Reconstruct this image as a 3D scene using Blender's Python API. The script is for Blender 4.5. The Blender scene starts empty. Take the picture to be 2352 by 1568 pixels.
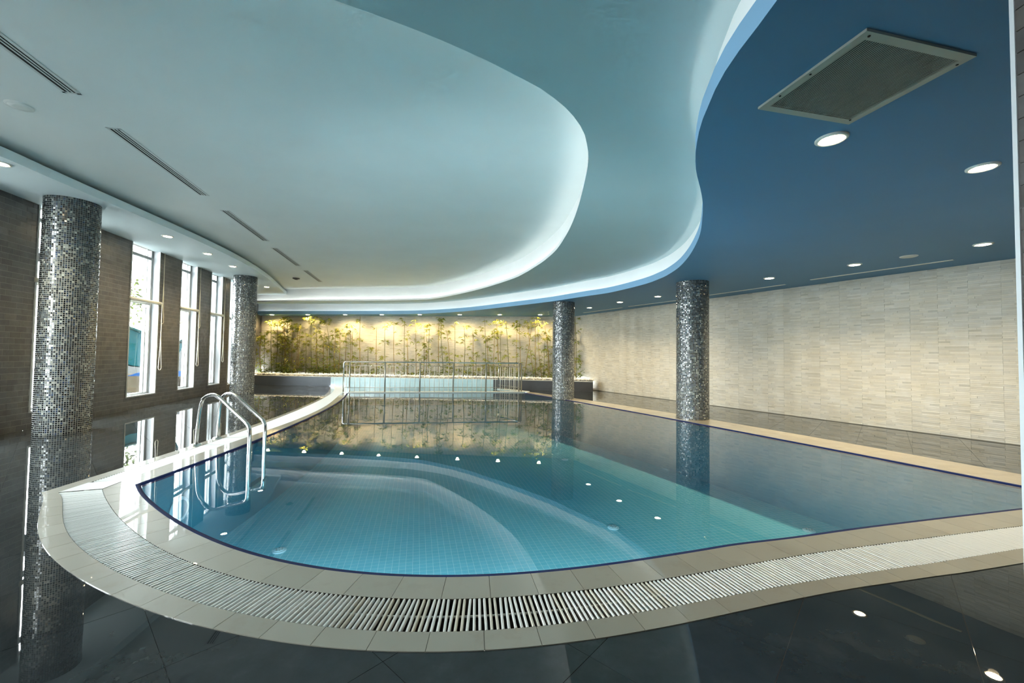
import bpy, math, random
import numpy as np
from mathutils import Matrix, Vector
from mathutils.geometry import delaunay_2d_cdt

R = math.radians
scene = bpy.context.scene
C = scene.collection
rng = random.Random(7)

# ------------------------------------------------------------------ camera
CAM_H, FPX, PITCH, ROLL = 1.25, 950.0, 0.03227, 0.01261
cam_d = bpy.data.cameras.new('camera')
cam = bpy.data.objects.new('camera', cam_d)
C.objects.link(cam)
cp, sp, cr, sr = math.cos(PITCH), math.sin(PITCH), math.cos(ROLL), math.sin(ROLL)
_f = Vector((0, cp, sp)); _u0 = Vector((0, -sp, cp)); _r0 = Vector((1, 0, 0))
_r = cr * _r0 + sr * _u0
_u = -sr * _r0 + cr * _u0
m = Matrix.Identity(4)
for i in range(3):
    m[i][0], m[i][1], m[i][2] = _r[i], _u[i], -_f[i]
m[0][3], m[1][3], m[2][3] = 0, 0, CAM_H
cam.matrix_world = m
cam_d.sensor_fit = 'HORIZONTAL'
cam_d.sensor_width = 36.0
cam_d.lens = 36.0 * FPX / 2352.0
cam_d.clip_start = 0.02
cam_d.clip_end = 300
scene.camera = cam

# ------------------------------------------------------------------ world, exposure
W = bpy.data.worlds.new('sky'); scene.world = W
W.use_nodes = True
nt = W.node_tree
bg = nt.nodes['Background']
WORLD_STRENGTH = 9.0
bg.inputs['Color'].default_value = (0.90, 0.97, 1.0, 1)
bg.inputs['Strength'].default_value = WORLD_STRENGTH
vs = scene.view_settings
vs.view_transform = 'Standard'; vs.look = 'None'; vs.gamma = 1.0
vs.use_curve_mapping = False
vs.exposure = 2.2
scene.cycles.use_denoising = True
scene.cycles.max_bounces = 7
scene.cycles.diffuse_bounces = 4
scene.cycles.glossy_bounces = 4
scene.cycles.transparent_max_bounces = 10
scene.cycles.use_adaptive_sampling = True
scene.cycles.adaptive_threshold = 0.08
scene.cycles.adaptive_min_samples = 16
scene.cycles.sample_clamp_indirect = 8.0
scene.cycles.caustics_reflective = False
scene.cycles.caustics_refractive = False
SPOT_W = 55.0
POOL_FILL_W = 13.5  # power of the unseen lamps added to brighten the pool
WARM = (1.0, 0.80, 0.50)
COVE = 2.6

# ------------------------------------------------------------------ key dimensions
Z_HIGH, Z_MID, Z_LOW, Z_SOF = 3.72, 3.22, 2.795, 3.52
LA, LB = -6.05, -0.222           # left wall  x = LA + LB*y   (to y = 13, then it turns outward)
RA, RB = 10.69, -0.506           # right wall x = RA + RB*y
AX = math.atan2(1.0, -0.227)     # main axis of the room (angle from +x)
BACK_L, BACK_R = (-10.75, 17.75), (2.40, 16.38)
def lwx(y): return LA + LB * y if y < 13 else (LA + LB * 13) - 0.395 * (y - 13)
def rwx(y): return RA + RB * y

# ------------------------------------------------------------------ helpers
WM = {}
def _wm(o): return WM.get(o.name, Matrix.Identity(4))
def link(o, parent=None, world=None):
    C.objects.link(o)
    world = world or Matrix.Identity(4)
    o.matrix_basis = world
    WM[o.name] = world
    if parent is not None:
        o.parent = parent
        o.matrix_parent_inverse = _wm(parent).inverted()
    return o
def tag(o, label=None, category=None, group=None, kind=None):
    if label: o['label'] = label
    if category: o['category'] = category
    if group: o['group'] = group
    if kind: o['kind'] = kind
    return o
def empty(name, loc=(0, 0, 0), label=None, category=None, group=None, kind=None, parent=None):
    o = bpy.data.objects.new(name, None)
    o.empty_display_size = 0.1
    link(o, parent, Matrix.Translation(loc))
    return tag(o, label, category, group, kind)
def mdata(name, verts, faces, mat=None, smooth=False):
    me = bpy.data.meshes.new(name)
    me.from_pydata([tuple(v) for v in verts], [], [tuple(f) for f in faces])
    if mat is not None:
        for mm in (mat if isinstance(mat, (list, tuple)) else [mat]): me.materials.append(mm)
    if smooth:
        me.polygons.foreach_set('use_smooth', [True] * len(me.polygons))
    me.update()
    return me
def obj(name, me, parent=None, world=None):
    return link(bpy.data.objects.new(name, me), parent, world)
def face_col(me, cols, name='col'):
    """cols: one rgb per polygon"""
    a = me.color_attributes.new(name, 'FLOAT_COLOR', 'CORNER')
    n = np.zeros(len(me.polygons), dtype=np.int32); me.polygons.foreach_get('loop_total', n)
    c = np.ones((len(cols), 4), dtype=np.float32); c[:, :3] = np.asarray(cols, dtype=np.float32)
    a.data.foreach_set('color', np.repeat(c, n, axis=0).ravel())

class MB:
    def __init__(s): s.v = []; s.f = []; s.c = []; s.mi = []; s.cur = 0
    def add(s, verts, faces, col=None):
        o = len(s.v); s.v += [tuple(v) for v in verts]
        s.f += [tuple(i + o for i in f) for f in faces]
        if col is not None: s.c += [col] * len(faces)
        s.mi += [s.cur] * len(faces)
        return s
    def box(s, x0, x1, y0, y1, z0, z1, M=None, col=None):
        v = [Vector((x, y, z)) for z in (z0, z1) for y in (y0, y1) for x in (x0, x1)]
        if M is not None: v = [M @ p for p in v]
        return s.add(v, [(0, 2, 3, 1), (4, 5, 7, 6), (0, 1, 5, 4), (2, 6, 7, 3), (0, 4, 6, 2), (1, 3, 7, 5)], col)
    def tube(s, pts, rad, n=8, cap=True, col=None):
        pts = [Vector(p) for p in pts]
        rr = rad if isinstance(rad, (list, tuple)) else [rad] * len(pts)
        rings = []
        ref = None
        for i, p in enumerate(pts):
            t = (pts[min(i + 1, len(pts) - 1)] - pts[max(i - 1, 0)]).normalized()
            if ref is None:
                ref = Vector((0, 0, 1)) if abs(t.z) < .9 else Vector((1, 0, 0))
            a = (ref - t * ref.dot(t)).normalized(); b = t.cross(a); ref = a
            rings.append([p + (a * math.cos(2 * math.pi * k / n) + b * math.sin(2 * math.pi * k / n)) * rr[i] for k in range(n)])
        v = [q for r_ in rings for q in r_]
        f = []
        for i in range(len(pts) - 1):
            for k in range(n):
                f.append((i * n + k, i * n + (k + 1) % n, (i + 1) * n + (k + 1) % n, (i + 1) * n + k))
        if cap:
            f.append(tuple(range(n - 1, -1, -1))); f.append(tuple((len(pts) - 1) * n + k for k in range(n)))
        return s.add(v, f, col)
    def lathe(s, prof, n=24, c=(0, 0), col=None):
        """prof: (r, z) list"""
        v = []; f = []
        for r_, z in prof:
            for k in range(n):
                a = 2 * math.pi * k / n
                v.append((c[0] + r_ * math.cos(a), c[1] + r_ * math.sin(a), z))
        for i in range(len(prof) - 1):
            for k in range(n):
                f.append((i * n + k, i * n + (k + 1) % n, (i + 1) * n + (k + 1) % n, (i + 1) * n + k))
        f.append(tuple(range(n))); f.append(tuple((len(prof) - 1) * n + k for k in range(n)))
        return s.add(v, f, col)
    def data(s, name, mat, smooth=False):
        me = mdata(name, s.v, s.f, mat, smooth)
        if s.c and len(s.c) == len(s.f): face_col(me, s.c)
        if any(s.mi): me.polygons.foreach_set('material_index', s.mi)
        return me
    def build(s, name, mat, parent=None, smooth=False, world=None):
        return obj(name, s.data(name, mat, smooth), parent, world)

def smooth_angle(o, deg=40):
    me = o.data
    me.polygons.foreach_set('use_smooth', [True] * len(me.polygons))
    try: me.set_sharp_from_angle(angle=R(deg))
    except Exception: pass

def arc(P):
    P = np.asarray(P, float)
    return np.r_[0, np.cumsum(np.hypot(*np.diff(P, axis=0).T))]
def catmull(P, n):
    """n points evenly spaced by length on a Catmull-Rom curve through P"""
    P = np.asarray(P, float)
    Q = np.vstack([2 * P[0] - P[1], P, 2 * P[-1] - P[-2]])
    out = []
    for i in range(1, len(Q) - 2):
        p0, p1, p2, p3 = Q[i - 1], Q[i], Q[i + 1], Q[i + 2]
        for t in np.linspace(0, 1, 12, endpoint=False):
            out.append(.5 * (2 * p1 + (p2 - p0) * t + (2 * p0 - 5 * p1 + 4 * p2 - p3) * t * t + (3 * p1 - p0 - 3 * p2 + p3) * t ** 3))
    out.append(P[-1])
    return resample(out, n)
def resample(P, n):
    P = np.asarray(P, float); s = arc(P)
    t = np.linspace(0, s[-1], n)
    return np.stack([np.interp(t, s, P[:, 0]), np.interp(t, s, P[:, 1])], 1)
def at_s(P, s, t):
    return np.array([np.interp(t, s, P[:, 0]), np.interp(t, s, P[:, 1])])
def offset(P, d):
    """offset to the right-hand side of the direction of travel by d"""
    P = np.asarray(P, float)
    t = np.gradient(P, axis=0); t /= np.linalg.norm(t, axis=1)[:, None]
    return P + d * np.stack([t[:, 1], -t[:, 0]], 1)
def inside(poly, x, y):
    c = False; j = len(poly) - 1
    for i in range(len(poly)):
        xi, yi = poly[i]; xj, yj = poly[j]
        if (yi > y) != (yj > y) and x < (xj - xi) * (y - yi) / (yj - yi) + xi: c = not c
        j = i
    return c
def strip(name, A, za, B, zb, mat, parent=None, smooth=False):
    n = len(A)
    v = [(a[0], a[1], za) for a in A] + [(b[0], b[1], zb) for b in B]
    f = [(i, i + 1, n + i + 1, n + i) for i in range(n - 1)]
    return obj(name, mdata(name, v, f, mat, smooth), parent)
def across(A, B):
    """points of B met by the normals of A, evenly spaced on A (kept in order)"""
    A = np.asarray(A); B = np.asarray(B); sb = arc(B); n = len(A)
    t = np.gradient(A, axis=0)
    k = 9; ker = np.ones(2 * k + 1) / (2 * k + 1)
    tp = np.stack([np.convolve(np.pad(t[:, i], k, mode='edge'), ker, 'valid') for i in (0, 1)], 1)
    tp /= np.linalg.norm(tp, axis=1)[:, None]
    out = []
    for i in range(n):
        d = (B - A[i]) @ tp[i]
        near = np.linalg.norm(B - A[i], axis=1)
        best = None
        for j in range(len(B) - 1):
            if d[j] * d[j + 1] <= 0 and near[j] < 1.2:
                f = d[j] / (d[j] - d[j + 1] + 1e-12); sv = sb[j] + f * (sb[j + 1] - sb[j])
                if best is None or near[j] < best[0]: best = (near[j], sv)
        out.append(best[1] if best else np.nan)
    out = np.array(out); idx = np.arange(n); ok = ~np.isnan(out)
    lo, hi = idx[ok][0], idx[ok][-1]
    out[0] = 0.0; out[-1] = sb[-1]; ok = ~np.isnan(out)
    w_ = 14
    for i in range(1, w_):                       # ease into the fixed ends
        if ok[i] and not np.isnan(out[i]) and lo <= i: out[i] = out[i]
    out = np.interp(idx, idx[ok], out[ok])
    ease = np.clip(idx / 16.0, 0, 1); lin = out[16] * idx / 16.0
    out = np.where(idx < 16, lin, out)
    k0 = n - 17; out = np.where(idx > k0, out[k0] + (sb[-1] - out[k0]) * (idx - k0) / 16.0, out)
    out = np.maximum.accumulate(out)
    return np.stack([np.interp(out, sb, B[:, 0]), np.interp(out, sb, B[:, 1])], 1)
def at_i(P, t):
    i = np.arange(len(P)); q = t * (len(P) - 1)
    return np.array([np.interp(q, i, P[:, 0]), np.interp(q, i, P[:, 1])])
def tri_poly(poly):
    P = [Vector((float(p[0]), float(p[1]))) for p in poly]; k = len(P)
    vo, eo, fo, *_ = delaunay_2d_cdt(P, [(i, (i + 1) % k) for i in range(k)], [], 0, 1e-6)
    F = []
    for f in fo:
        c = sum((vo[i] for i in f), Vector((0, 0))) / len(f)
        if inside(poly, c.x, c.y): F.append(tuple(f))
    return vo, F
def flat(name, poly, z, mat, parent=None):
    poly = [(float(p[0]), float(p[1])) for p in poly]
    vo, F = tri_poly(poly)
    return obj(name, mdata(name, [(v.x, v.y, z) for v in vo], F, mat), parent)

# ------------------------------------------------------------------ materials
def mat(name, col=(.5, .5, .5), rough=.5, metal=0., coat=0., coat_rough=.03, spec=.5, emit=None, estr=0.):
    M = bpy.data.materials.new(name); M.use_nodes = True
    b = M.node_tree.nodes['Principled BSDF']
    b.inputs['Base Color'].default_value = (*col, 1)
    b.inputs['Roughness'].default_value = rough
    b.inputs['Metallic'].default_value = metal
    b.inputs['Coat Weight'].default_value = coat
    b.inputs['Coat Roughness'].default_value = coat_rough
    b.inputs['Coat IOR'].default_value = 1.4
    b.inputs['Specular IOR Level'].default_value = spec
    if emit:
        b.inputs['Emission Color'].default_value = (*emit, 1)
        b.inputs['Emission Strength'].default_value = estr
    return M
class N:
    def __init__(s, M): s.t = M.node_tree; s.b = s.t.nodes.get('Principled BSDF')
    def n(s, typ, **kw):
        x = s.t.nodes.new(typ)
        for k, v in kw.items(): setattr(x, k, v)
        return x
    def l(s, a, b): s.t.links.new(a, b)
    def math(s, op, a, b=None):
        x = s.n('ShaderNodeMath', operation=op)
        for i, v in enumerate((a, b)):
            if v is None: continue
            if isinstance(v, (int, float)): x.inputs[i].default_value = v
            else: s.l(v, x.inputs[i])
        return x.outputs[0]
    def pos(s): return s.n('ShaderNodeNewGeometry').outputs['Position']
    def noise(s, scale, detail=3, rough=.5, vec=None, dist=0):
        x = s.n('ShaderNodeTexNoise'); x.inputs['Scale'].default_value = scale
        x.inputs['Detail'].default_value = detail; x.inputs['Roughness'].default_value = rough
        x.inputs['Distortion'].default_value = dist
        s.l(vec if vec is not None else s.pos(), x.inputs['Vector'])
        return x.outputs['Fac']
    def ramp(s, fac, stops):
        x = s.n('ShaderNodeValToRGB'); e = x.color_ramp.elements
        while len(e) < len(stops): e.new(.5)
        for i, (p, c) in enumerate(stops):
            e[i].position = p; e[i].color = (*c, 1) if len(c) == 3 else c
        s.l(fac, x.inputs[0]); return x.outputs[0]
    def mixc(s, fac, a, b, mode='MIX'):
        x = s.n('ShaderNodeMix', data_type='RGBA', blend_type=mode)
        for sock, v in ((x.inputs[0], fac), (x.inputs[6], a), (x.inputs[7], b)):
            if isinstance(v, (int, float)): sock.default_value = v
            elif isinstance(v, tuple): sock.default_value = (*v, 1)
            else: s.l(v, sock)
        return x.outputs[2]
    def bump(s, h, strength=.1, dist=.01, sock='Normal'):
        x = s.n('ShaderNodeBump'); x.inputs['Strength'].default_value = strength; x.inputs['Distance'].default_value = dist
        s.l(h, x.inputs['Height']); s.l(x.outputs[0], s.b.inputs[sock]); return x.outputs[0]
    def maprange(s, v, a, b, c, d):
        x = s.n('ShaderNodeMapRange')
        for i, q in enumerate((a, b, c, d)): x.inputs[i + 1].default_value = q
        s.l(v, x.inputs[0]); return x.outputs[0]

def paint(name, col, var=.05):
    M = mat(name, col, .6, spec=.3); n = N(M)
    f = n.noise(1.3, 3)
    c = n.mixc(f, tuple(x * (1 - var) for x in col), tuple(min(1, x * (1 + var)) for x in col))
    n.l(c, n.b.inputs['Base Color'])
    n.bump(n.noise(60, 4), .03, .004)
    return M
M_high = paint('paint_ceiling_white', (.78, .84, .83))
M_mid = paint('paint_aqua', (.49, .60, .61))
M_low = paint('paint_blue', (.115, .26, .42))
M_fasc = paint('fascia_lighter_blue', (.26, .47, .68))  # fascia set to a lighter blue than the tier's underside
M_sof = paint('paint_pale_blue', (.68, .79, .82))
M_riser = paint('paint_riser_white', (.88, .90, .89))
M_led = mat('led_strip', (1, 1, 1), .5, emit=(1.0, 1.0, .97), estr=COVE)

def slate():
    M = mat('wet_slate_tile', (.03, .033, .034), .5, coat=1.0, coat_rough=.01, spec=.0)
    M.node_tree.nodes['Principled BSDF'].inputs['Coat IOR'].default_value = 1.45; n = N(M)
    f = n.noise(3.0, 6, .65)
    oi = n.n('ShaderNodeObjectInfo').outputs['Random']
    c = n.ramp(f, [(.3, (.014, .017, .018)), (.55, (.026, .031, .032)), (.75, (.045, .051, .052))])
    c2 = n.mixc(n.math('MULTIPLY', oi, .3), c, (.045, .052, .054))
    n.l(c2, n.b.inputs['Base Color'])
    n.l(n.maprange(n.noise(1.1, 4, .6), .45, .75, .002, .035), n.b.inputs['Coat Roughness'])
    h = n.math('ADD', n.noise(2.2, 2), n.math('MULTIPLY', n.noise(9, 2), .06))
    n.bump(h, .018, .02, 'Coat Normal')
    n.bump(n.noise(90, 4), .12, .003)
    return M
M_slate = slate()
M_grout_dark = mat('dark_grout', (.03, .03, .03), .6, coat=.6)
def coping(name, a, b, cr0, cr1):
    M = mat(name, a, .4, coat=1.0, coat_rough=.02); n = N(M)
    oi = n.n('ShaderNodeObjectInfo').outputs['Random']
    c = n.mixc(oi, a, b)
    c = n.mixc(n.maprange(n.noise(5, 5, .65), .55, .75, 0, .35), c, (.20, .165, .11))
    n.l(c, n.b.inputs['Base Color'])
    n.l(n.maprange(n.noise(1.4, 3, .6), .4, .65, cr0, cr1), n.b.inputs['Coat Roughness'])
    n.bump(n.noise(1.6, 2), .012, .02, 'Coat Normal')
    w = n.n('ShaderNodeTexChecker'); w.inputs['Scale'].default_value = 130
    n.l(n.pos(), w.inputs['Vector'])
    n.bump(w.outputs['Fac'], .15, .002)
    return M
M_cop_in = coping('wet_beige_coping', (.305, .292, .24), (.345, .33, .272), .003, .03)
M_cop_out = coping('beige_coping', (.275, .26, .21), (.32, .305, .25), .006, .06)
M_cop_r = coping('sand_coping', (.50, .42, .29), (.55, .47, .33), .05, .25)
M_joint = mat('coping_joint', (.17, .155, .125), .7)
M_navy = mat('navy_edge_tile', (.010, .022, .10), .6, spec=.1)
M_bar = mat('white_grate_plastic', (.68, .685, .65), .35, coat=.35, coat_rough=.15)
M_bar_old = mat('aged_grate_plastic', (.58, .55, .46), .4, coat=.35, coat_rough=.15)
M_gutter = mat('gutter_dark', (.05, .042, .032), .6)
def pooltile(name, a, b, line, pitch, g=.055):
    M = mat(name, a, .25, coat=.3); n = N(M)
    mp = n.n('ShaderNodeMapping'); mp.inputs['Rotation'].default_value = (0, 0, -(AX - math.pi / 2))
    mp.inputs['Location'].default_value = (.013, .017, .021)
    n.l(n.pos(), mp.inputs[0])
    sx = n.n('ShaderNodeSeparateXYZ'); n.l(mp.outputs[0], sx.inputs[0])
    ls = [n.math('LESS_THAN', n.math('FRACT', n.math('DIVIDE', sx.outputs[k], pitch)), g) for k in range(3)]
    ln = n.math('MAXIMUM', n.math('MAXIMUM', ls[0], ls[1]), ls[2])
    cell = n.n('ShaderNodeTexWhiteNoise', noise_dimensions='3D')
    fl = n.n('ShaderNodeVectorMath', operation='SNAP'); fl.inputs[1].default_value = (pitch,) * 3
    n.l(mp.outputs[0], fl.inputs[0]); n.l(fl.outputs[0], cell.inputs['Vector'])
    c = n.mixc(cell.outputs['Value'], a, b)
    n.l(n.mixc(ln, c, line), n.b.inputs['Base Color'])
    n.bump(n.math('SUBTRACT', 1.0, ln), .2, .003)
    return M
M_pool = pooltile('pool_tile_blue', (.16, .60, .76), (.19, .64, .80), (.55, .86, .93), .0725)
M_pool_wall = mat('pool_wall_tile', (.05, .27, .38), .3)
M_kid = pooltile('pale_pool_tile', (.50, .68, .73), (.56, .73, .77), (.68, .80, .82), .11)
def water():
    M = bpy.data.materials.new('pool_water'); M.use_nodes = True
    t = M.node_tree; n = N(M); t.nodes.remove(n.b)
    out = t.nodes['Material Output']
    tr = n.n('ShaderNodeBsdfTransparent'); tr.inputs[0].default_value = (.88, .975, 1.0, 1)
    gl = n.n('ShaderNodeBsdfGlossy'); gl.inputs['Roughness'].default_value = .002
    gl.inputs['Color'].default_value = (1, 1, 1, 1)
    fr = n.n('ShaderNodeFresnel'); fr.inputs['IOR'].default_value = 1.36
    bp = n.n('ShaderNodeBump'); bp.inputs['Strength'].default_value = .035; bp.inputs['Distance'].default_value = .02
    n.l(n.noise(1.1, 2), bp.inputs['Height'])
    n.l(bp.outputs[0], gl.inputs['Normal'])
    mx = n.n('ShaderNodeMixShader')
    n.l(fr.outputs[0], mx.inputs[0]); n.l(tr.outputs[0], mx.inputs[1]); n.l(gl.outputs[0], mx.inputs[2])
    n.l(mx.outputs[0], out.inputs[0])
    return M
M_water = water()
def glass():
    M = bpy.data.materials.new('window_glass'); M.use_nodes = True
    t = M.node_tree; n = N(M); t.nodes.remove(n.b)
    tr = n.n('ShaderNodeBsdfTransparent'); tr.inputs[0].default_value = (.93, .96, .96, 1)
    gl = n.n('ShaderNodeBsdfGlossy'); gl.inputs['Roughness'].default_value = .01
    fr = n.n('ShaderNodeFresnel'); fr.inputs['IOR'].default_value = 1.45
    mx = n.n('ShaderNodeMixShader')
    n.l(fr.outputs[0], mx.inputs[0]); n.l(tr.outputs[0], mx.inputs[1]); n.l(gl.outputs[0], mx.inputs[2])
    n.l(mx.outputs[0], t.nodes['Material Output'].inputs[0])
    return M
M_glass = glass()
def attr_mat(name, rough, coat=0., attr='col', bumpn=None, spec=.5, grain=None):
    M = mat(name, (.5, .5, .5), rough, coat=coat, spec=spec); n = N(M)
    a = n.n('ShaderNodeVertexColor'); a.layer_name = attr
    c = a.outputs['Color']
    if grain:
        c = n.mixc(n.maprange(n.noise(grain[0], 5, .65), .3, .7, 0, 1), c, n.mixc(1.0, c, grain[1], 'MULTIPLY'))
    n.l(c, n.b.inputs['Base Color'])
    if bumpn: n.bump(n.noise(bumpn, 4), .15, .003)
    return M
M_mosaic = attr_mat('glass_mosaic', .16, coat=.6)
M_mgrout = mat('mosaic_grout', (.36, .375, .35), .6)
M_brick = attr_mat('brown_brick_tile', .32, bumpn=35, grain=(9, (.62, .60, .58)))
M_bgrout = mat('brick_grout', (.27, .265, .24), .8)
M_ledger = attr_mat('cream_ledger_stone', .62, bumpn=50, spec=.3, grain=(4, (.90, .87, .80)))
M_lgrout = mat('ledger_grout', (.30, .26, .19), .8)
M_frame = mat('white_window_frame', (.42, .44, .44), .35)
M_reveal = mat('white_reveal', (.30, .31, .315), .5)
M_alu = mat('aluminium_section', (.22, .235, .23), .4, .3)
M_cord = mat('ivory_cord', (.70, .66, .52), .6)
M_blind = mat('ivory_blind_tube', (.66, .63, .52), .5)
M_steel = mat('polished_steel', (.72, .72, .70), .16, 1.0)
M_steel2 = mat('railing_steel', (.36, .35, .31), .35, .7)
M_balu = mat('baluster_steel', (.70, .69, .63), .35, .25)
M_planter = None
def stone_dark(name, a, b):
    M = mat(name, a, .38, spec=.5); n = N(M)
    n.l(n.mixc(n.noise(4, 6, .65), a, b), n.b.inputs['Base Color']); n.bump(n.noise(40, 4), .1, .003)
    return M
M_planter = stone_dark('grey_slate_cladding', (.13, .15, .18), (.19, .21, .245))
M_planter2 = stone_dark('dark_slate_cladding', (.04, .04, .04), (.065, .063, .06))
M_coping_stone = mat('planter_cap', (.60, .60, .55), .5)
M_pebble = attr_mat('white_pebble', .6, spec=.3)
M_soil = mat('soil', (.035, .026, .018), .9)
M_leaf = attr_mat('bamboo_leaf', .5, spec=.3)
M_culm = attr_mat('bamboo_culm', .4, spec=.4)
M_trim = mat('white_corner_trim', (.72, .76, .77), .4)
M_vent = mat('vent_paint', (.62, .67, .66), .45)
M_slot = mat('vent_slot_dark', (.006, .007, .007), .8)
M_grille = mat('grille_metal', (.40, .42, .37), .4, .2)
M_beige = mat('slot_diffuser_metal', (.70, .69, .58), .5)
M_lens = mat('downlight_lens', (1, 1, 1), .5, emit=(1.0, .80, .48), estr=26.0)
M_ring = mat('downlight_ring', (.78, .76, .70), .35)
M_disc = mat('speaker_white', (.72, .76, .74), .5)
M_disc_r = mat('speaker_grey', (.60, .62, .58), .5)
M_sensor = mat('detector_dark', (.06, .06, .055), .5)
M_drain = mat('drain_plastic', (.42, .70, .80), .4)
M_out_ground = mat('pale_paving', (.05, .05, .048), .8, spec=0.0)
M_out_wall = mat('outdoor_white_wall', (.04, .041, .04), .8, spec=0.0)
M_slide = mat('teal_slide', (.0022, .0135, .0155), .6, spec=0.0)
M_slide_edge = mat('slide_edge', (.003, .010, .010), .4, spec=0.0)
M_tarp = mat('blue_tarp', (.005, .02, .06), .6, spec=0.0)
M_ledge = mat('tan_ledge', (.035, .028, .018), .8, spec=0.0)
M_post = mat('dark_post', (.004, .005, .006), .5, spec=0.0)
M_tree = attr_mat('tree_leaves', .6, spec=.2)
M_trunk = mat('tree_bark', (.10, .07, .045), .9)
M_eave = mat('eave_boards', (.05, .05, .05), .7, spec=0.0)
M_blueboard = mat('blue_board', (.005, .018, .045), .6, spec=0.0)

# ------------------------------------------------------------------ curves of the pool surround (metres)
C0N = [(-3.481, 3.879), (-3.258, 3.669), (-3.037, 3.485), (-2.813, 3.314), (-2.582, 3.148), (-2.343, 2.988), (-2.094, 2.836), (-1.836, 2.697), (-1.568, 2.576), (-1.294, 2.478), (-1.013, 2.407), (-0.729, 2.365), (-0.442, 2.352), (-0.155, 2.366), (0.131, 2.405), (0.415, 2.464), (0.697, 2.538), (0.976, 2.622), (1.253, 2.71), (1.529, 2.798), (2.0, 2.917), (2.585, 3.083), (3.2, 3.243), (3.8, 3.394), (4.331, 3.527), (5.0, 3.695), (5.42, 3.80)]
C1N = [(-3.643, 3.739), (-3.425, 3.542), (-3.211, 3.362), (-2.997, 3.19), (-2.777, 3.025), (-2.55, 2.866), (-2.313, 2.715), (-2.067, 2.576), (-1.812, 2.45), (-1.549, 2.344), (-1.28, 2.258), (-1.006, 2.195), (-0.73, 2.157), (-0.452, 2.144), (-0.174, 2.154), (0.103, 2.186), (0.378, 2.237), (0.651, 2.303), (0.923, 2.379), (1.193, 2.461), (1.462, 2.546), (1.73, 2.629), (1.999, 2.707), (2.56, 2.85), (3.2, 3.010), (3.903, 3.181), (4.7, 3.374), (5.55, 3.58)]
C2N = [(-3.923, 3.634), (-3.743, 3.498), (-3.561, 3.333), (-3.377, 3.163), (-3.191, 3.0), (-3.0, 2.848), (-2.805, 2.709), (-2.604, 2.581), (-2.397, 2.463), (-2.184, 2.353), (-1.964, 2.252), (-1.74, 2.159), (-1.51, 2.077), (-1.276, 2.008), (-1.04, 1.953), (-0.801, 1.915), (-0.562, 1.895), (-0.322, 1.894), (-0.083, 1.911), (0.155, 1.944), (0.392, 1.992), (0.627, 2.051), (0.861, 2.116), (1.094, 2.185), (1.326, 2.254), (1.558, 2.32), (1.791, 2.382), (2.024, 2.441), (2.258, 2.497), (2.493, 2.553), (2.729, 2.613), (3.429, 2.798), (4.4, 3.05), (5.7, 3.385)]
C3N = [(-4.072, 3.638), (-3.896, 3.496), (-3.721, 3.329), (-3.544, 3.156), (-3.364, 2.988), (-3.179, 2.832), (-2.988, 2.687), (-2.792, 2.554), (-2.59, 2.432), (-2.381, 2.318), (-2.167, 2.213), (-1.947, 2.116), (-1.722, 2.027), (-1.493, 1.949), (-1.26, 1.884), (-1.025, 1.832), (-0.788, 1.795), (-0.55, 1.776), (-0.312, 1.775), (-0.074, 1.79), (0.162, 1.823), (0.397, 1.869), (0.631, 1.928), (0.863, 1.994), (1.094, 2.065), (1.324, 2.137), (1.554, 2.206), (1.785, 2.271), (2.016, 2.329), (2.249, 2.382), (2.484, 2.437), (2.717, 2.487), (3.184, 2.603), (4.3, 2.885), (5.8, 3.26)]
C0L = [(-3.481, 3.879), (-3.499, 4.427), (-3.531, 4.98), (-3.573, 5.534), (-3.626, 6.086), (-3.688, 6.638), (-3.76, 7.188), (-3.84, 7.737), (-3.929, 8.285), (-4.028, 8.832), (-4.136, 9.376), (-4.253, 9.918), (-4.381, 10.459), (-4.52, 10.996), (-4.671, 11.532), (-4.834, 12.064), (-5.15, 13.0), (-5.55, 14.0), (-6.08, 15.35)]
C1L = [(-3.643, 3.739), (-3.725, 4.309), (-3.772, 4.887), (-3.805, 5.467), (-3.835, 6.048), (-3.869, 6.628), (-3.914, 7.207), (-3.975, 7.784), (-4.056, 8.359), (-4.158, 8.93), (-4.28, 9.499), (-4.422, 10.064), (-4.58, 10.625), (-4.747, 11.184), (-4.918, 11.74), (-5.083, 12.293), (-5.32, 13.05), (-5.72, 14.05), (-6.27, 15.37)]
C2L = [(-3.923, 3.634), (-3.975, 4.445), (-4.043, 5.246), (-4.132, 6.045), (-4.238, 6.841), (-4.36, 7.636), (-4.496, 8.43), (-4.646, 9.224), (-4.811, 10.015), (-4.992, 10.805), (-5.191, 11.591), (-5.412, 12.37), (-5.659, 13.142), (-5.936, 13.902), (-6.249, 14.649), (-6.604, 15.377)]
C3L = [(-4.072, 3.638), (-4.116, 4.439), (-4.176, 5.233), (-4.252, 6.027), (-4.344, 6.819), (-4.453, 7.609), (-4.578, 8.397), (-4.722, 9.182), (-4.884, 9.963), (-5.068, 10.74), (-5.274, 11.51), (-5.504, 12.274), (-5.76, 13.029), (-6.046, 13.775), (-6.363, 14.509), (-6.76, 15.385)]
C0R = [(0.46, 13.73), (0.538, 13.60), (1.262, 12.313), (1.964, 10.987), (2.645, 9.65), (3.304, 8.302), (3.942, 6.943), (4.558, 5.574), (5.153, 4.193), (5.42, 3.80)]
C3R = [(0.60, 14.05), (0.95, 13.60), (1.848, 12.177), (2.488, 11.142), (3.096, 10.091), (3.671, 9.023), (4.213, 7.939), (4.723, 6.838), (5.199, 5.72), (5.643, 4.586), (6.1, 3.30)]
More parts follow.
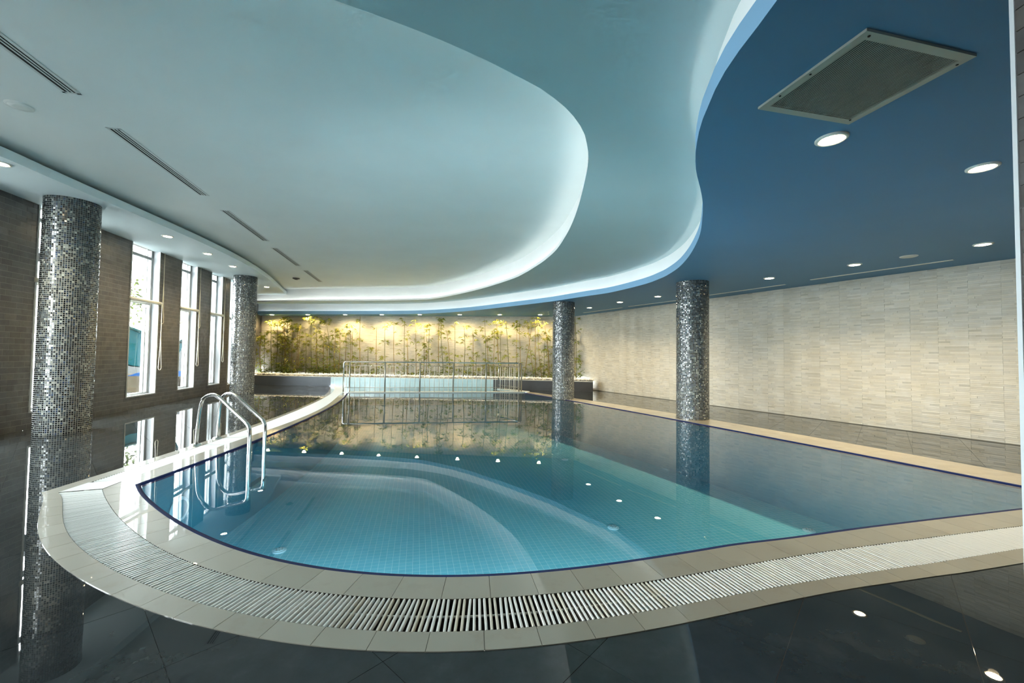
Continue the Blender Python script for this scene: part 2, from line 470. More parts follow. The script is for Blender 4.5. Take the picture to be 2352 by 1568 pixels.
BE = [(2.2, -4.0), (1.75, -2.4), (1.4, -.9), (1.2, .4), (1.135, 1.2), (1.126, 1.737), (1.13, 1.832), (1.125, 1.931), (1.126, 2.054), (1.132, 2.176), (1.15, 2.315), (1.186, 2.482), (1.212, 2.606), (1.267, 2.797), (1.358, 3.05), (1.443, 3.246), (1.541, 3.444), (1.748, 3.816), (1.929, 4.171), (2.1, 4.555), (2.342, 5.141), (2.55, 5.774), (2.729, 6.432), (2.868, 7.126), (2.923, 7.759), (2.912, 8.163), (2.802, 8.864), (2.376, 10.008), (1.895, 10.693), (1.469, 11.322), (0.995, 11.97), (-0.147, 13.245), (-1.253, 14.418), (-2.285, 15.271), (-3.468, 15.948), (-4.761, 16.3), (-6.588, 16.57), (-8.457, 16.811), (-10.577, 17.084), (-11.0, 17.14)]
IE = [(-7.5, -2.5), (-5.6, .2), (-4.2, 1.35), (-3.0, 1.80), (-2.0, 1.98), (-1.5, 2.09), (-1.022, 2.251), (-0.868, 2.325), (-0.687, 2.416), (-0.487, 2.526), (-0.193, 2.712), (0.004, 2.858), (0.192, 3.0), (0.407, 3.234), (0.539, 3.441), (0.621, 3.615), (0.687, 3.838), (0.729, 4.01), (0.767, 4.265), (0.808, 4.722), (0.854, 5.415), (0.874, 6.112), (0.862, 6.769), (0.804, 7.68), (0.663, 8.506), (0.482, 9.229), (0.256, 10.0), (-0.03, 10.723), (-0.837, 12.193), (-1.662, 13.395), (-2.699, 14.647), (-3.286, 15.057), (-4.508, 15.397), (-6.215, 15.648), (-8.027, 15.927), (-10.171, 16.403), (-10.9, 16.6)]
LE = [(-5.55, -4.0), (-5.72, -1.0), (-5.86, 1.5), (-5.99, 3.5), (-6.074, 4.806), (-6.155, 5.413), (-6.226, 6.021), (-6.293, 6.629), (-6.36, 7.237), (-6.434, 7.844), (-6.517, 8.449), (-6.613, 9.052), (-6.724, 9.653), (-6.852, 10.251), (-6.997, 10.845), (-7.16, 11.436), (-7.339, 12.023), (-7.534, 12.607), (-7.741, 13.187), (-7.958, 13.763), (-8.18, 14.336), (-8.404, 14.905), (-8.624, 15.472), (-8.832, 16.035), (-8.95, 16.35)]
c0n, c1n, c2n, c3n = [catmull(c, 181) for c in (C0N, C1N, C2N, C3N)]
c0l, c1l, c2l, c3l = [catmull(c, 181) for c in (C0L, C1L, C2L, C3L)]
c0r, c3r = catmull(C0R, 91), catmull(C3R, 91)
be, ie, le = catmull(BE, 200), catmull(IE, 200), catmull(LE, 110)
WEIR_L, WEIR_R = np.array((-5.13, 13.02)), np.array((0.47, 13.87))

# ------------------------------------------------------------------ ceilings
room = [(lwx(-4), -4), (lwx(13), 13), BACK_L, BACK_R, (rwx(-4), -4)]
PAD = .25
flat('ceiling', [(lwx(-4) - PAD, -4 - PAD), (lwx(13) - PAD, 13), (BACK_L[0] - PAD, BACK_L[1] + PAD), (BACK_R[0] + PAD, BACK_R[1] + PAD), (rwx(-4) + PAD, -4 - PAD)], Z_HIGH, M_high)
tag(bpy.data.objects['ceiling'], 'pale grey-white upper ceiling over the pool with slot vents', kind='structure')
def stepped(name, edge, close, z0, zlip, trough, ztop, m_under, m_lip, m_riser, label, led=True):
    o = flat(name, [tuple(p) for p in edge] + close, z0, m_under)
    tag(o, label, kind='structure')
    off = offset(edge, trough)
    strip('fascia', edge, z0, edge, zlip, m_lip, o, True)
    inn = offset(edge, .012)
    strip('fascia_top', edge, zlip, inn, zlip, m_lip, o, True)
    strip('fascia_back', inn, zlip, inn, z0 + .03, m_lip, o, True)
    strip('trough', inn, z0 + .03, off, z0 + .03, m_riser, o, True)
    strip('riser', off, z0 + .03, off, ztop, m_riser, o, True)
    if led:
        a, b = offset(edge, .02), offset(edge, .035)
        mb = MB()
        n = len(edge)
        v = [(p[0], p[1], z0 + .034) for p in a] + [(p[0], p[1], z0 + .034) for p in b]
        mb.add(v, [(i, i + 1, n + i + 1, n + i) for i in range(n - 1)])
        mb.build('led_strip', M_led, o)
    return o
close_r = [(BACK_L[0] - .3, BACK_L[1] + .2), (BACK_R[0] + .3, BACK_R[1] + .2), (rwx(-4) + .3, -4.2)]
stepped('ceiling_middle', ie, close_r + [(ie[0][0], -4.2)], Z_MID, Z_MID + .06, .13, Z_HIGH, M_mid, M_riser, M_riser,
        'aqua middle tier of the ceiling with a curving white step')
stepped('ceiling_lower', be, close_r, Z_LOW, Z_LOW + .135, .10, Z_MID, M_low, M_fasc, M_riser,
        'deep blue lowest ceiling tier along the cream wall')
o = flat('ceiling_left', [tuple(p) for p in le] + [(lwx(16.5) - .1, 16.5), (lwx(13) - .1, 13), (lwx(-4) - .1, -4)], Z_SOF, M_sof)
tag(o, 'pale blue soffit with a curved edge above the windows', kind='structure')
strip('fascia', le, Z_SOF, le, Z_SOF + .12, M_sof, o, True)
lb_ = offset(le, -.45)
strip('fascia_top', le, Z_SOF + .12, lb_, Z_SOF + .12, M_sof, o, True)
strip('recess_back', lb_, Z_SOF + .12, lb_, Z_HIGH, M_sof, o, True)

# ------------------------------------------------------------------ deck floor with real tiles
hole = [tuple(p) for p in c3l[::-1]] + [tuple(p) for p in c3n[1:]] + [(6.1, 3.30)] + [tuple(p) for p in c3r[::-1][1:]] + [(-.45, 15.16), (-.69, 15.5), (-6.6, 15.9), (-6.80, 15.6)]
deck_out = [(lwx(-4), -4), (lwx(13), 13), (lwx(16.2), 16.2), (3.1, 15.4), (rwx(15.0), 15.0), (rwx(-4), -4)]
def cdt_faces(polys_pts, polys_edges, keep):
    vo, eo, fo, *_ = delaunay_2d_cdt([Vector(p) for p in polys_pts], polys_edges, [], 0, 1e-5)
    out = []
    for f in fo:
        c = sum((vo[i] for i in f), Vector((0, 0))) / len(f)
        if keep(c.x, c.y): out.append(f)
    return vo, out
def loop_edges(n, o=0): return [(o + i, o + (i + 1) % n) for i in range(n)]
pts = deck_out + hole
vo, fo = cdt_faces(pts, loop_edges(len(deck_out)) + loop_edges(len(hole), len(deck_out)), lambda x, y: inside(deck_out, x, y) and not inside(hole, x, y))
floor = obj('floor', mdata('floor', [(v.x, v.y, -.004) for v in vo], fo, M_grout_dark))
tag(floor, 'wet dark slate floor around the pool', kind='structure')
TILE, GAP = .60, .0022
GA = R(48); ga = np.array((math.cos(GA), math.sin(GA))); gb = np.array((-math.sin(GA), math.cos(GA)))
G0 = np.array((-.508, 1.719))
holen = np.array(hole)
def seg_cross(a, b, c, d):
    def o(p, q, r): return (q[0] - p[0]) * (r[1] - p[1]) - (q[1] - p[1]) * (r[0] - p[0])
    return o(a, b, c) * o(a, b, d) < 0 and o(c, d, a) * o(c, d, b) < 0
full_tile = None
stuff_tiles = MB(); n_tile = 0
cands = []
for i in range(-40, 41):
    for j in range(-40, 41):
        c = G0 + (i + .5) * TILE * ga + (j + .5) * TILE * gb
        if c[1] < -2.2 or not (-12 < c[0] < 13): continue
        if not (inside(deck_out, *c) or any(inside(deck_out, *(c + sx * .28 * ga + sy * .28 * gb)) for sx in (-1, 1) for sy in (-1, 1))): continue
        cands.append((c[1] ** 2 + c[0] ** 2 if c[1] > .8 else 400 + c[0] ** 2, i, j, tuple(c)))
cands.sort()
hs = TILE / 2 - GAP / 2
def skirt(vs, fs, z0, z1):
    """flat faces -> piece with sides"""
    from collections import Counter
    ec = Counter()
    for f in fs:
        for k in range(len(f)):
            a, b = f[k], f[(k + 1) % len(f)]
            ec[(a, b)] += 1
    n = len(vs)
    V = [(v[0], v[1], z1) for v in vs] + [(v[0], v[1], z0) for v in vs]
    F = [tuple(f) for f in fs]
    for (a, b) in ec:
        if (b, a) not in ec: F.append((b, a, n + a, n + b))
    return V, F
base_sq = [tuple(s1 * hs * ga + s2 * hs * gb) for s1, s2 in ((-1, -1), (1, -1), (1, 1), (-1, 1))]
Vb, Fb = skirt(base_sq, [(0, 1, 2, 3)], -.012, 0)
tile_me = mdata('floor_tile', Vb, Fb, M_slate)
for d2, i, j, c in cands:
    c = np.array(c)
    sq = [tuple(c + np.array(q)) for q in base_sq]
    near = [k for k in range(len(holen)) if abs(holen[k][0] - c[0]) < .62 and abs(holen[k][1] - c[1]) < .62]
    ins = [inside(hole, *q) for q in sq] + [inside(hole, *c)]
    outw = [not inside(deck_out, *q) for q in sq]
    if all(ins): continue
    if not any(ins) and not near and not any(outw):
        if n_tile < 300:
            obj('floor_tile', tile_me, floor, Matrix.Translation((c[0], c[1], 0))); n_tile += 1
        else:
            stuff_tiles.add([(q[0], q[1], 0) for q in sq], [(0, 1, 2, 3)])
        continue
    P = list(sq); E = loop_edges(4)
    for poly in (hole, deck_out):
        for k in range(len(poly)):
            a, b = poly[k], poly[(k + 1) % len(poly)]
            if min(a[0], b[0]) > c[0] + .45 or max(a[0], b[0]) < c[0] - .45 or min(a[1], b[1]) > c[1] + .45 or max(a[1], b[1]) < c[1] - .45: continue
            P += [a, b]; E.append((len(P) - 2, len(P) - 1))
    vo, fo = cdt_faces(P, E, lambda x, y: inside(sq, x, y) and not inside(hole, x, y) and inside(deck_out, x, y))
    if not fo: continue
    used = sorted({q for f in fo for q in f}); mp = {q: k for k, q in enumerate(used)}
    vv = [(vo[q].x, vo[q].y) for q in used]; ff = [tuple(mp[q] for q in f) for f in fo]
    V, F = skirt(vv, ff, -.012, 0)
    if n_tile < 300:
        obj('floor_tile', mdata('floor_tile_cut', V, F, M_slate), floor); n_tile += 1
    else:
        stuff_tiles.add(V, F)
if stuff_tiles.v: tag(stuff_tiles.build('floor_tiles', M_slate, floor), kind='stuff')

# ------------------------------------------------------------------ pool: shell, navy edge, water
wl, wr = WEIR_L, WEIR_R
c0l_pool = np.array([p for p in c0l if p[1] < 12.95])
pool_poly = [tuple(p) for p in c0l_pool[::-1]] + [tuple(p) for p in c0n[1:]] + [tuple(p) for p in c0r[::-1][1:]] + [tuple(wr), tuple(wl)]
def dedupe(P, eps=1e-4):
    out = []
    for p in P:
        if not out or math.hypot(p[0] - out[-1][0], p[1] - out[-1][1]) > eps: out.append(p)
    return out
pool_poly = dedupe(pool_poly)
DEPTH = -1.05
n = len(pool_poly)
mb = MB()
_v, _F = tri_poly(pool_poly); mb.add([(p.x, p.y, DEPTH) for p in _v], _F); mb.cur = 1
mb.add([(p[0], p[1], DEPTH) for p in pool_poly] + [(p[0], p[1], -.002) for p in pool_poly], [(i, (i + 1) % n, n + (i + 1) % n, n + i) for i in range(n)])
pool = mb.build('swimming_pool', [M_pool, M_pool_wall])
tag(pool, 'blue tiled freeform swimming pool basin', 'pool', kind='structure')
pp = np.array(pool_poly)
def ring_in(P, d):
    P = np.asarray(P); out = []
    k = len(P)
    for i in range(k):
        a, b, c = P[i - 1], P[i], P[(i + 1) % k]
        t1 = (b - a) / max(1e-9, np.linalg.norm(b - a)); t2 = (c - b) / max(1e-9, np.linalg.norm(c - b))
        n1 = np.array((-t1[1], t1[0])); n2 = np.array((-t2[1], t2[0]))
        q = n1 + n2; q /= max(.5, np.linalg.norm(q)); q = q / max(.5, q @ n1)
        out.append(b + q * d)
    return np.array(out)
area = .5 * sum(pp[i - 1][0] * pp[i][1] - pp[i][0] * pp[i - 1][1] for i in range(n))
sgn = 1 if area > 0 else -1
pin = ring_in(pp, sgn * .036)
mb = MB()
V = [(p[0], p[1], .003) for p in pp] + [(p[0], p[1], -.002) for p in pin] + [(p[0], p[1], -.03) for p in pin]
F = [(i, (i + 1) % n, n + (i + 1) % n, n + i) for i in range(n - 2)] + [(n + i, n + (i + 1) % n, 2 * n + (i + 1) % n, 2 * n + i) for i in range(n - 2)]
mb.add(V, F); mb.build('navy_edge', M_navy, pool, True)
WZ = -.008
w = flat('water', pool_poly, WZ, M_water)
tag(w, 'still clear water filling the blue pool', 'water', kind='structure')
for k, (x, y) in enumerate(((-2.66, 4.86), (1.39, 5.62), (5.0, 6.0), (1.2, 9.2))):
    if k == 2: x, y = 4.0, 5.6
    e = empty('pool_drain', (x, y, DEPTH), ['round pale drain cover on the pool floor near the curved end', 'round drain cover on the pool floor below the second mosaic column reflection', 'round drain cover on the pool floor by the long cream wall', 'faint round drain cover far out on the pool floor'][k], 'drain', 'pool floor drains')
    MB().lathe([(.075, DEPTH), (.075, DEPTH + .010), (.068, DEPTH + .014)], 28, (x, y)).build('rim', M_drain, e)
    MB().lathe([(.050, DEPTH + .014), (.050, DEPTH + .022), (.022, DEPTH + .025)], 24, (x, y)).build('cover', M_drain, e)
    q = MB()
    for a in range(6): q.box(.014, .042, -.004, .004, .0215, .0245, Matrix.Translation((x, y, DEPTH)) @ Matrix.Rotation(a * math.pi / 3, 4, 'Z'))
    q.build('slots', M_gutter, e)

def ordinal(i):
    W_ = ['first', 'second', 'third', 'fourth', 'fifth', 'sixth', 'seventh', 'eighth', 'ninth', 'tenth', 'eleventh', 'twelfth', 'thirteenth', 'fourteenth', 'fifteenth', 'sixteenth', 'seventeenth', 'eighteenth', 'nineteenth']
    T_ = {2: ('twentieth', 'twenty'), 3: ('thirtieth', 'thirty'), 4: ('fortieth', 'forty'), 5: ('fiftieth', 'fifty')}
    i += 1
    if i < 20: return W_[i - 1]
    t, u = divmod(i, 10)
    return T_[t][0] if u == 0 else T_[t][1] + '-' + W_[u - 1]
# unseen lamps added in near wall to brighten pool, then the real unlit ring
_s = arc(c0n)
M_added_lens = mat('added_lamp_lens', (.8, .9, .9), .3, emit=(.80, .95, 1.0), estr=1.0)
_sl = arc(c0l)
for k, (cv, sv, t) in enumerate([(c0n, _s, t) for t in (.15, .24, .33, .42, .51, .60)] + [(c0l, _sl, .045)]):
    a = at_s(cv, sv, t * sv[-1]); b = at_s(cv, sv, t * sv[-1] + .05); d_ = (b - a) / np.linalg.norm(b - a)
    nin = Vector((-d_[1], d_[0], 0)) if k < 6 else Vector((d_[1], -d_[0], 0))
    p = Vector((a[0], a[1], -.42)) + nin * .012
    Mu = nin.to_track_quat('Z', 'Y').to_matrix().to_4x4(); Mu.translation = p
    e = empty('underwater_lamp', p, ('added, unseen underwater lamp in the near pool wall, %s from the pool corner' % ordinal(k)) if k < 6 else 'unlit round underwater lamp in the pool wall near the ladder', 'pool lamp', 'underwater lamps')
    q = MB().lathe([(.13, 0), (.13, .012), (.10, .018)], 24); q.v = [tuple(Mu @ Vector(v)) for v in q.v]; q.build('bezel', M_drain, e)
    q = MB().lathe([(.10, .016), (.09, .024), (.03, .028)], 24); q.v = [tuple(Mu @ Vector(v)) for v in q.v]; q.build('lens', M_added_lens if k < 6 else M_pool_wall, e, True)
    if k == 6: continue
    ld = bpy.data.lights.new('added_pool_bulb', 'SPOT'); ld.energy = POOL_FILL_W; ld.color = (.82, .95, 1.0); ld.spot_size = R(178); ld.spot_blend = .35; ld.shadow_soft_size = .09
    lo = bpy.data.objects.new('added_pool_bulb', ld)
    aim = (nin + Vector((0, 0, -.22))).normalized()
    Ml = aim.to_track_quat('-Z', 'Y').to_matrix().to_4x4(); Ml.translation = p + nin * .06
    link(lo, e, Ml)

# small paddling pool behind the weir
kid_back_l, kid_back_r = (-6.18, 15.40), (-.56, 15.10)
kid = dedupe([tuple(wl + np.array((0, .12))), (0.40, 13.98), kid_back_r, kid_back_l] + [tuple(p) for p in c0l[::-1] if 13.2 < p[1] < 15.3])
nk = len(kid)
mb = MB()
mb.add([(p[0], p[1], -.30) for p in kid], [tuple(range(nk))])
mb.add([(p[0], p[1], -.30) for p in kid] + [(p[0], p[1], 0) for p in kid], [(i, (i + 1) % nk, nk + (i + 1) % nk, nk + i) for i in range(nk)])
kp = tag(mb.build('paddling_pool', M_kid), 'shallow pale blue paddling pool behind the railing', 'pool', kind='structure')
tag(flat('water', kid, WZ, M_water), 'shallow water of the paddling pool behind the railing', 'water', kind='structure')
# weir slab between the pools
d = (wr - wl) / np.linalg.norm(wr - wl); nn = np.array((-d[1], d[0]))
mb = MB()
q = [wl - d * .0, wr + d * .10, wr + d * .10 + nn * .22, wl + d * .02 + nn * .22]
mb.add([(p[0], p[1], -.4) for p in q] + [(p[0], p[1], .018) for p in q], [(3, 2, 1, 0), (4, 5, 6, 7), (0, 1, 5, 4), (1, 2, 6, 5), (2, 3, 7, 6), (3, 0, 4, 7)])
weir = tag(mb.build('weir_wall', M_coping_stone), 'low white dividing wall under the pool railing', 'wall', kind='structure')
mb = MB()
q = [np.array((.47, 13.95)), np.array((.62, 14.05)), np.array((-.40, 15.16)), np.array((-.56, 15.10))]
mb.add([(p[0], p[1], -.3) for p in q] + [(p[0], p[1], .03) for p in q], [(3, 2, 1, 0), (4, 5, 6, 7), (0, 1, 5, 4), (1, 2, 6, 5), (2, 3, 7, 6), (3, 0, 4, 7)])
tag(mb.build('paddling_pool_kerb', M_coping_stone), 'white kerb along the side of the paddling pool', 'kerb', kind='structure')

# ------------------------------------------------------------------ coping tiles and overflow grate
cop = empty('pool_coping', (-3.6, 3.8, 0), 'beige coping tiles bordering the pool in two bands', kind='structure')
def band(A, B, width, mat_, zA=0., zB=0., gap=.0012, name='coping_tile', lastz=None):
    sa, sb = arc(A), arc(B)
    A0, B0 = A, B; B = across(A, B)
    k = max(2, int(round(.5 * (sa[-1] + sb[-1]) / width)))
    for i in range(k):
        t0, t1 = i / k, (i + 1) / k
        sub = 4
        V = []
        for s in range(sub + 1):
            t = t0 + (t1 - t0) * s / sub
            ga_ = gap if s == 0 else (-gap if s == sub else 0)
            V.append((*at_i(A, min(1, max(0, t + ga_ / sa[-1]))), zA))
        for s in range(sub + 1):
            t = t0 + (t1 - t0) * s / sub
            ga_ = gap if s == 0 else (-gap if s == sub else 0)
            V.append((*at_i(B, min(1, max(0, t + ga_ / sa[-1]))), zB))
        m_ = sub + 1
        F = [(s, s + 1, m_ + s + 1, m_ + s) for s in range(sub)]
        nv = len(V)
        V += [(v[0], v[1], v[2] - .03) for v in V]
        ringi = list(range(m_)) + list(range(2 * m_ - 1, m_ - 1, -1))
        F += [(ringi[(q + 1) % nv], ringi[q], nv + ringi[q], nv + ringi[(q + 1) % nv]) for q in range(nv)]
        obj(name, mdata(name, V, F, mat_), cop)
    m_ = len(A)
    v = [(p[0], p[1], zA - .003) for p in A] + [(p[0], p[1], zB - .003) for p in B]
    obj('coping_bed', mdata('coping_bed', v, [(i, i + 1, m_ + i + 1, m_ + i) for i in range(m_ - 1)], M_joint), cop)
band(c0n, c1n, .245, M_cop_in, .004, .006)
band(c2n, c3n, .245, M_cop_out, .006, .004)
band(c0l, c1l, .30, M_cop_in, .004, .006)
band(c2l, c3l, .30, M_cop_out, .006, .004)
band(c0r, c3r, .33, M_cop_r, .006, .004)

grate = empty('overflow_grate', tuple([*(c1n[60] + c2n[60]) / 2, 0]), 'white slatted overflow grate curving along the pool edge', 'grate')
# gutter below
for A, B in ((c1n, c2n), (c1l, c2l)):
    m_ = len(A)
    v = [(p[0], p[1], .004) for p in A] + [(p[0], p[1], -.11) for p in A] + [(p[0], p[1], -.11) for p in B] + [(p[0], p[1], .004) for p in B]
    f = []
    for r_ in range(3): f += [(r_ * m_ + i, r_ * m_ + i + 1, (r_ + 1) * m_ + i + 1, (r_ + 1) * m_ + i) for i in range(m_ - 1)]
    obj('gutter', mdata('gutter', v, f, M_gutter), grate)
def bar_profile(wd, ht):
    return [(-wd / 2, -ht), (-wd / 2, -.004), (-wd / 2 + .003, 0), (wd / 2 - .003, 0), (wd / 2, -.004), (wd / 2, -ht)]
BW, BH = .0132, .018
prof = bar_profile(BW, BH)
V = [(x, -.5, z) for x, z in prof] + [(x, .5, z) for x, z in prof]
k = len(prof)
F = [(i, (i + 1) % k, k + (i + 1) % k, k + i) for i in range(k)] + [tuple(range(k - 1, -1, -1)), tuple(range(k, 2 * k))]
bar_me = {False: mdata('grate_bar', V, F, M_bar), True: mdata('grate_bar_aged', V, F, M_bar_old)}
bars = []
for A, B, run in ((c1n, c2n, 0), (c1l, c2l, 1)):
    sa, sb = arc(A), arc(B)
    B = across(A, B)
    cnt = int(.5 * (sa[-1] + sb[-1]) / .0262)
    for i in range(0, cnt):
        t = (i + .5) / cnt
        a = at_i(A, t); b = at_i(B, t)
        if run == 1 and t < .023: continue
        mid = (a + b) / 2
        size = 1 / max(.3, mid[1])
        if mid[0] > mid[1] * 1.32: size = 0
        bars.append((size, run, i, a, b))
bars.sort(key=lambda q: -q[0])
stuff = MB()
for r_, (size, run, i, a, b) in enumerate(bars):
    mid = (a + b) / 2; dv = b - a; L = np.linalg.norm(dv) - .006
    yaw = math.atan2(dv[1], dv[0]) - math.pi / 2
    skew = 0
    aged = run == 0 and -.75 < mid[0] < .9 and ((i * 7919) % 13 < 4)
    if run == 0 and -.62 < mid[0] < .35: skew = rng.uniform(-.035, .035)
    Mx = Matrix.Translation((mid[0], mid[1], .006 + rng.uniform(-.001, .001))) @ Matrix.Rotation(yaw + skew, 4, 'Z') @ Matrix.Diagonal((1, L, 1, 1))
    if r_ < 300:
        obj('grate_bar', bar_me[aged], grate, Mx)
    else:
        stuff.add([Mx @ Vector(v) for v in V], F)
tag(stuff.build('grate_bars', M_bar, grate), kind='stuff')
mb = MB()
for A, B in ((c1n, c2n), (c1l, c2l)):
    mb.tube([(*p, -.008) for p in (A + B)[::3] / 2], .006, 6)
mb.build('spine_rod', M_bar, grate)
# white cover plate where the two runs meet
mb = MB()
q = [c1n[0], c2n[0], c2l[4], c1l[4]]
mb.add([(p[0], p[1], .009) for p in q], [(0, 1, 2, 3)])
mb.build('corner_plate', M_bar, grate)

# ------------------------------------------------------------------ left wall: openings, bricks, windows
norm = math.hypot(1, LB)
e_l = Vector((LB, 1, 0)) / norm           # along the wall (away from the camera)
n_l = Vector((1, -LB, 0)) / norm          # into the room
ML = Matrix.Identity(4)
for i in range(3): ML[i][0], ML[i][1], ML[i][2] = e_l[i], n_l[i], (0, 0, 1)[i]
ML[0][3], ML[1][3], ML[2][3] = LA, 0, 0
S = lambda y: y * norm                    # length coordinate on the wall
openings = [(S(a), S(b)) for a, b in ((-2.0, -1.1), (.1, 1.0), (2.2, 3.1), (4.30, 5.20), (6.44, 7.34), (8.55, 9.51), (10.35, 11.11), (11.85, 12.54))]
SILL, T1, T2 = .255, 2.33, 3.34
s_end = S(13.0); s0 = S(-4.0)
TH = .20
mb = MB()
prev = s0
for a, b in openings:
    mb.box(prev, a, -TH, 0, 0, Z_SOF + .2, ML); mb.box(a, b, -TH, 0, 0, SILL, ML); mb.box(a, b, -TH, 0, Z_SOF + .005, Z_SOF + .2, ML)
    prev = b
mb.box(prev, s_end, -TH, 0, 0, Z_SOF + .2, ML)
# last stretch beyond the turn
p13 = Vector((lwx(13), 13, 0)); p18 = Vector((lwx(18), 18, 0))
d2 = (p18 - p13); L2 = d2.length; d2 /= L2
M2 = Matrix.Identity(4)
for i in range(3): M2[i][0], M2[i][1], M2[i][2] = d2[i], (d2.y, -d2.x, 0)[i], (0, 0, 1)[i]
M2[0][3], M2[1][3] = p13.x, p13.y
mb.box(.55, L2, -TH, 0, 0, Z_SOF + .2, M2); mb.box(0, .06, -TH, 0, 0, Z_SOF + .2, M2); mb.box(0, .6, -TH, 0, 0, .2, M2)
wall_l = mb.build('wall_left', M_bgrout)
tag(wall_l, 'dark brown brick-tiled wall with tall narrow windows', kind='structure')
BLEN, BHT, BJ = .175, .088, .006
box_me = mdata('brick', *(lambda q: (q.v, q.f))(MB().box(-.5, .5, 0, 1, -.5, .5)), None)
def brick_cols():
    t = rng.random(); g = rng.uniform(.82, 1.18)
    return (.122 * g * (1 + .06 * t), .118 * g, .110 * g * (1.05 - .10 * t))
bricks = []
rows = int(Z_SOF / BHT)
for r_ in range(rows + 1):
    z0, z1 = r_ * BHT + BJ / 2, min((r_ + 1) * BHT, Z_SOF + .05) - BJ / 2
    if z1 - z0 < .01: continue
    s = s0 + (r_ % 2) * BLEN * .5 + (r_ * 37 % 5) * .004
    while s < s_end:
        segs = [(s + BJ / 2, min(s + BLEN, s_end) - BJ / 2)]
        zm = (z0 + z1) / 2
        for a, b in openings:
            if zm > SILL:
                ns = []
                for x0, x1 in segs:
                    if x1 <= a or x0 >= b: ns.append((x0, x1)); continue
                    if x0 < a: ns.append((x0, a))
                    if x1 > b: ns.append((b, x1))
                segs = ns
        for x0, x1 in segs:
            if x1 - x0 > .012:
                c = ML @ Vector(((x0 + x1) / 2, 0, zm))
                vis = c.y > 5.9 and c.x > -1.25 * c.y
                bricks.append((1 / c.length * (x1 - x0) if vis else 0, x0, x1, z0, z1))
        s += BLEN
bricks.sort(key=lambda q: -q[0])
mb = MB()
for k, (sz, x0, x1, z0, z1) in enumerate(bricks):
    col = brick_cols(); dep = .0008 + rng.uniform(0, .0008)
    if k < 300:
        q = MB().box(x0, x1, 0, dep, z0, z1, ML, col)
        q.build('brick', M_brick, wall_l)
    else:
        mb.add([ML @ Vector(v) for v in ((x0, dep, z0), (x1, dep, z0), (x1, dep, z1), (x0, dep, z1), (x0, 0, z0), (x1, 0, z0), (x1, 0, z1), (x0, 0, z1))],
               [(0, 1, 2, 3), (0, 4, 5, 1), (1, 5, 6, 2), (2, 6, 7, 3), (3, 7, 4, 0)], col)
z_ = 0; r_ = 0
while z_ < Z_SOF:
    s = (r_ % 2) * BLEN * .5
    while s < L2:
        if s > .55 or z_ < .15:
            mb.add([M2 @ Vector(v) for v in ((s, .006, z_), (s + BLEN - BJ, .006, z_), (s + BLEN - BJ, .006, z_ + BHT - BJ), (s, .006, z_ + BHT - BJ))], [(0, 1, 2, 3)], brick_cols())
        s += BLEN
    z_ += BHT; r_ += 1
tag(mb.build('bricks', M_brick, wall_l), kind='stuff')

# windows
vis_names = {4: 'tall narrow window half hidden by the foreground mosaic column', 5: 'tall window showing a teal water slide outside, nearest whole one',
             6: 'middle tall narrow window in the brown brick wall', 7: 'tall narrow window beside the far mosaic column'}
def win(k, a, b):
    e = empty('window_%d' % (k + 1), ML @ Vector(((a + b) / 2, 0, SILL)), vis_names.get(k, 'tall narrow white-framed window in the brown brick wall'), kind='structure')
    zt = Z_SOF + .02
    # casing at the room face
    q = MB()
    for x0, x1, z0, z1 in ((a, a + .028, SILL, zt), (b - .028, b, SILL, zt), (a + .028, b - .028, SILL, SILL + .028)):
        q.box(x0, x1, -.03, .012, z0, z1, ML)
    q.build('casing', M_frame, e)
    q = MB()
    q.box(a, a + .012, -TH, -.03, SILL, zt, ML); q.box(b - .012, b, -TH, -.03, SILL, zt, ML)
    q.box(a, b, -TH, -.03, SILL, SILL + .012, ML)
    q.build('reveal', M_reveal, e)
    # outer frame
    f0, f1 = -TH + .0, -TH + .055
    q = MB()
    q.box(a + .012, a + .06, f0, f1, SILL, zt, ML); q.box(b - .06, b - .012, f0, f1, SILL, zt, ML)
    q.box(a, b, f0, f1, SILL + .012, SILL + .06, ML)
    fr_ = q.build('frame', M_frame, e)
    for z in (T1 - .02, T2):
        MB().box(a + .06, b - .06, f0, f1 + .006, z - .03, z + .03, ML).build('transom', M_alu, e)
    q = MB(); q.box(b - .20, b - .17, f0, f1, SILL, zt, ML)
    q.build('mullion', M_frame, e)
    for z0, z1 in ((SILL + .06, T1 - .05), (T1 + .01, T2 - .03), (T2 + .03, zt)):
        for x0, x1 in ((a + .06, b - .20), (b - .17, b - .06)):
            v = [ML @ Vector(p) for p in ((x0, f0 + .03, z0), (x1, f0 + .03, z0), (x1, f0 + .03, z1), (x0, f0 + .03, z1))]
            obj('pane', mdata('pane', v, [(0, 1, 2, 3)], M_glass), fr_)
    return e
for k, (a, b) in enumerate(openings): win(k, a, b)
# last window beyond the turn, mostly behind the far column
e = empty('window_9', M2 @ Vector((.3, 0, .2)), 'sliver of a window peeking out behind the far mosaic column', kind='structure')
q = MB(); q.box(.06, .09, -.12, .01, .2, Z_SOF, M2); q.box(.52, .55, -.12, .01, .2, Z_SOF, M2); q.box(.09, .52, -.12, -.06, 2.28, 2.36, M2); q.box(.09, .52, -.12, -.06, .2, .24, M2)
q.build('frame', M_frame, e)
v = [M2 @ Vector(p) for p in ((.09, -.09, .24), (.52, -.09, .24), (.52, -.09, Z_SOF), (.09, -.09, Z_SOF))]
obj('pane', mdata('pane', v, [(0, 1, 2, 3)], M_glass), e)

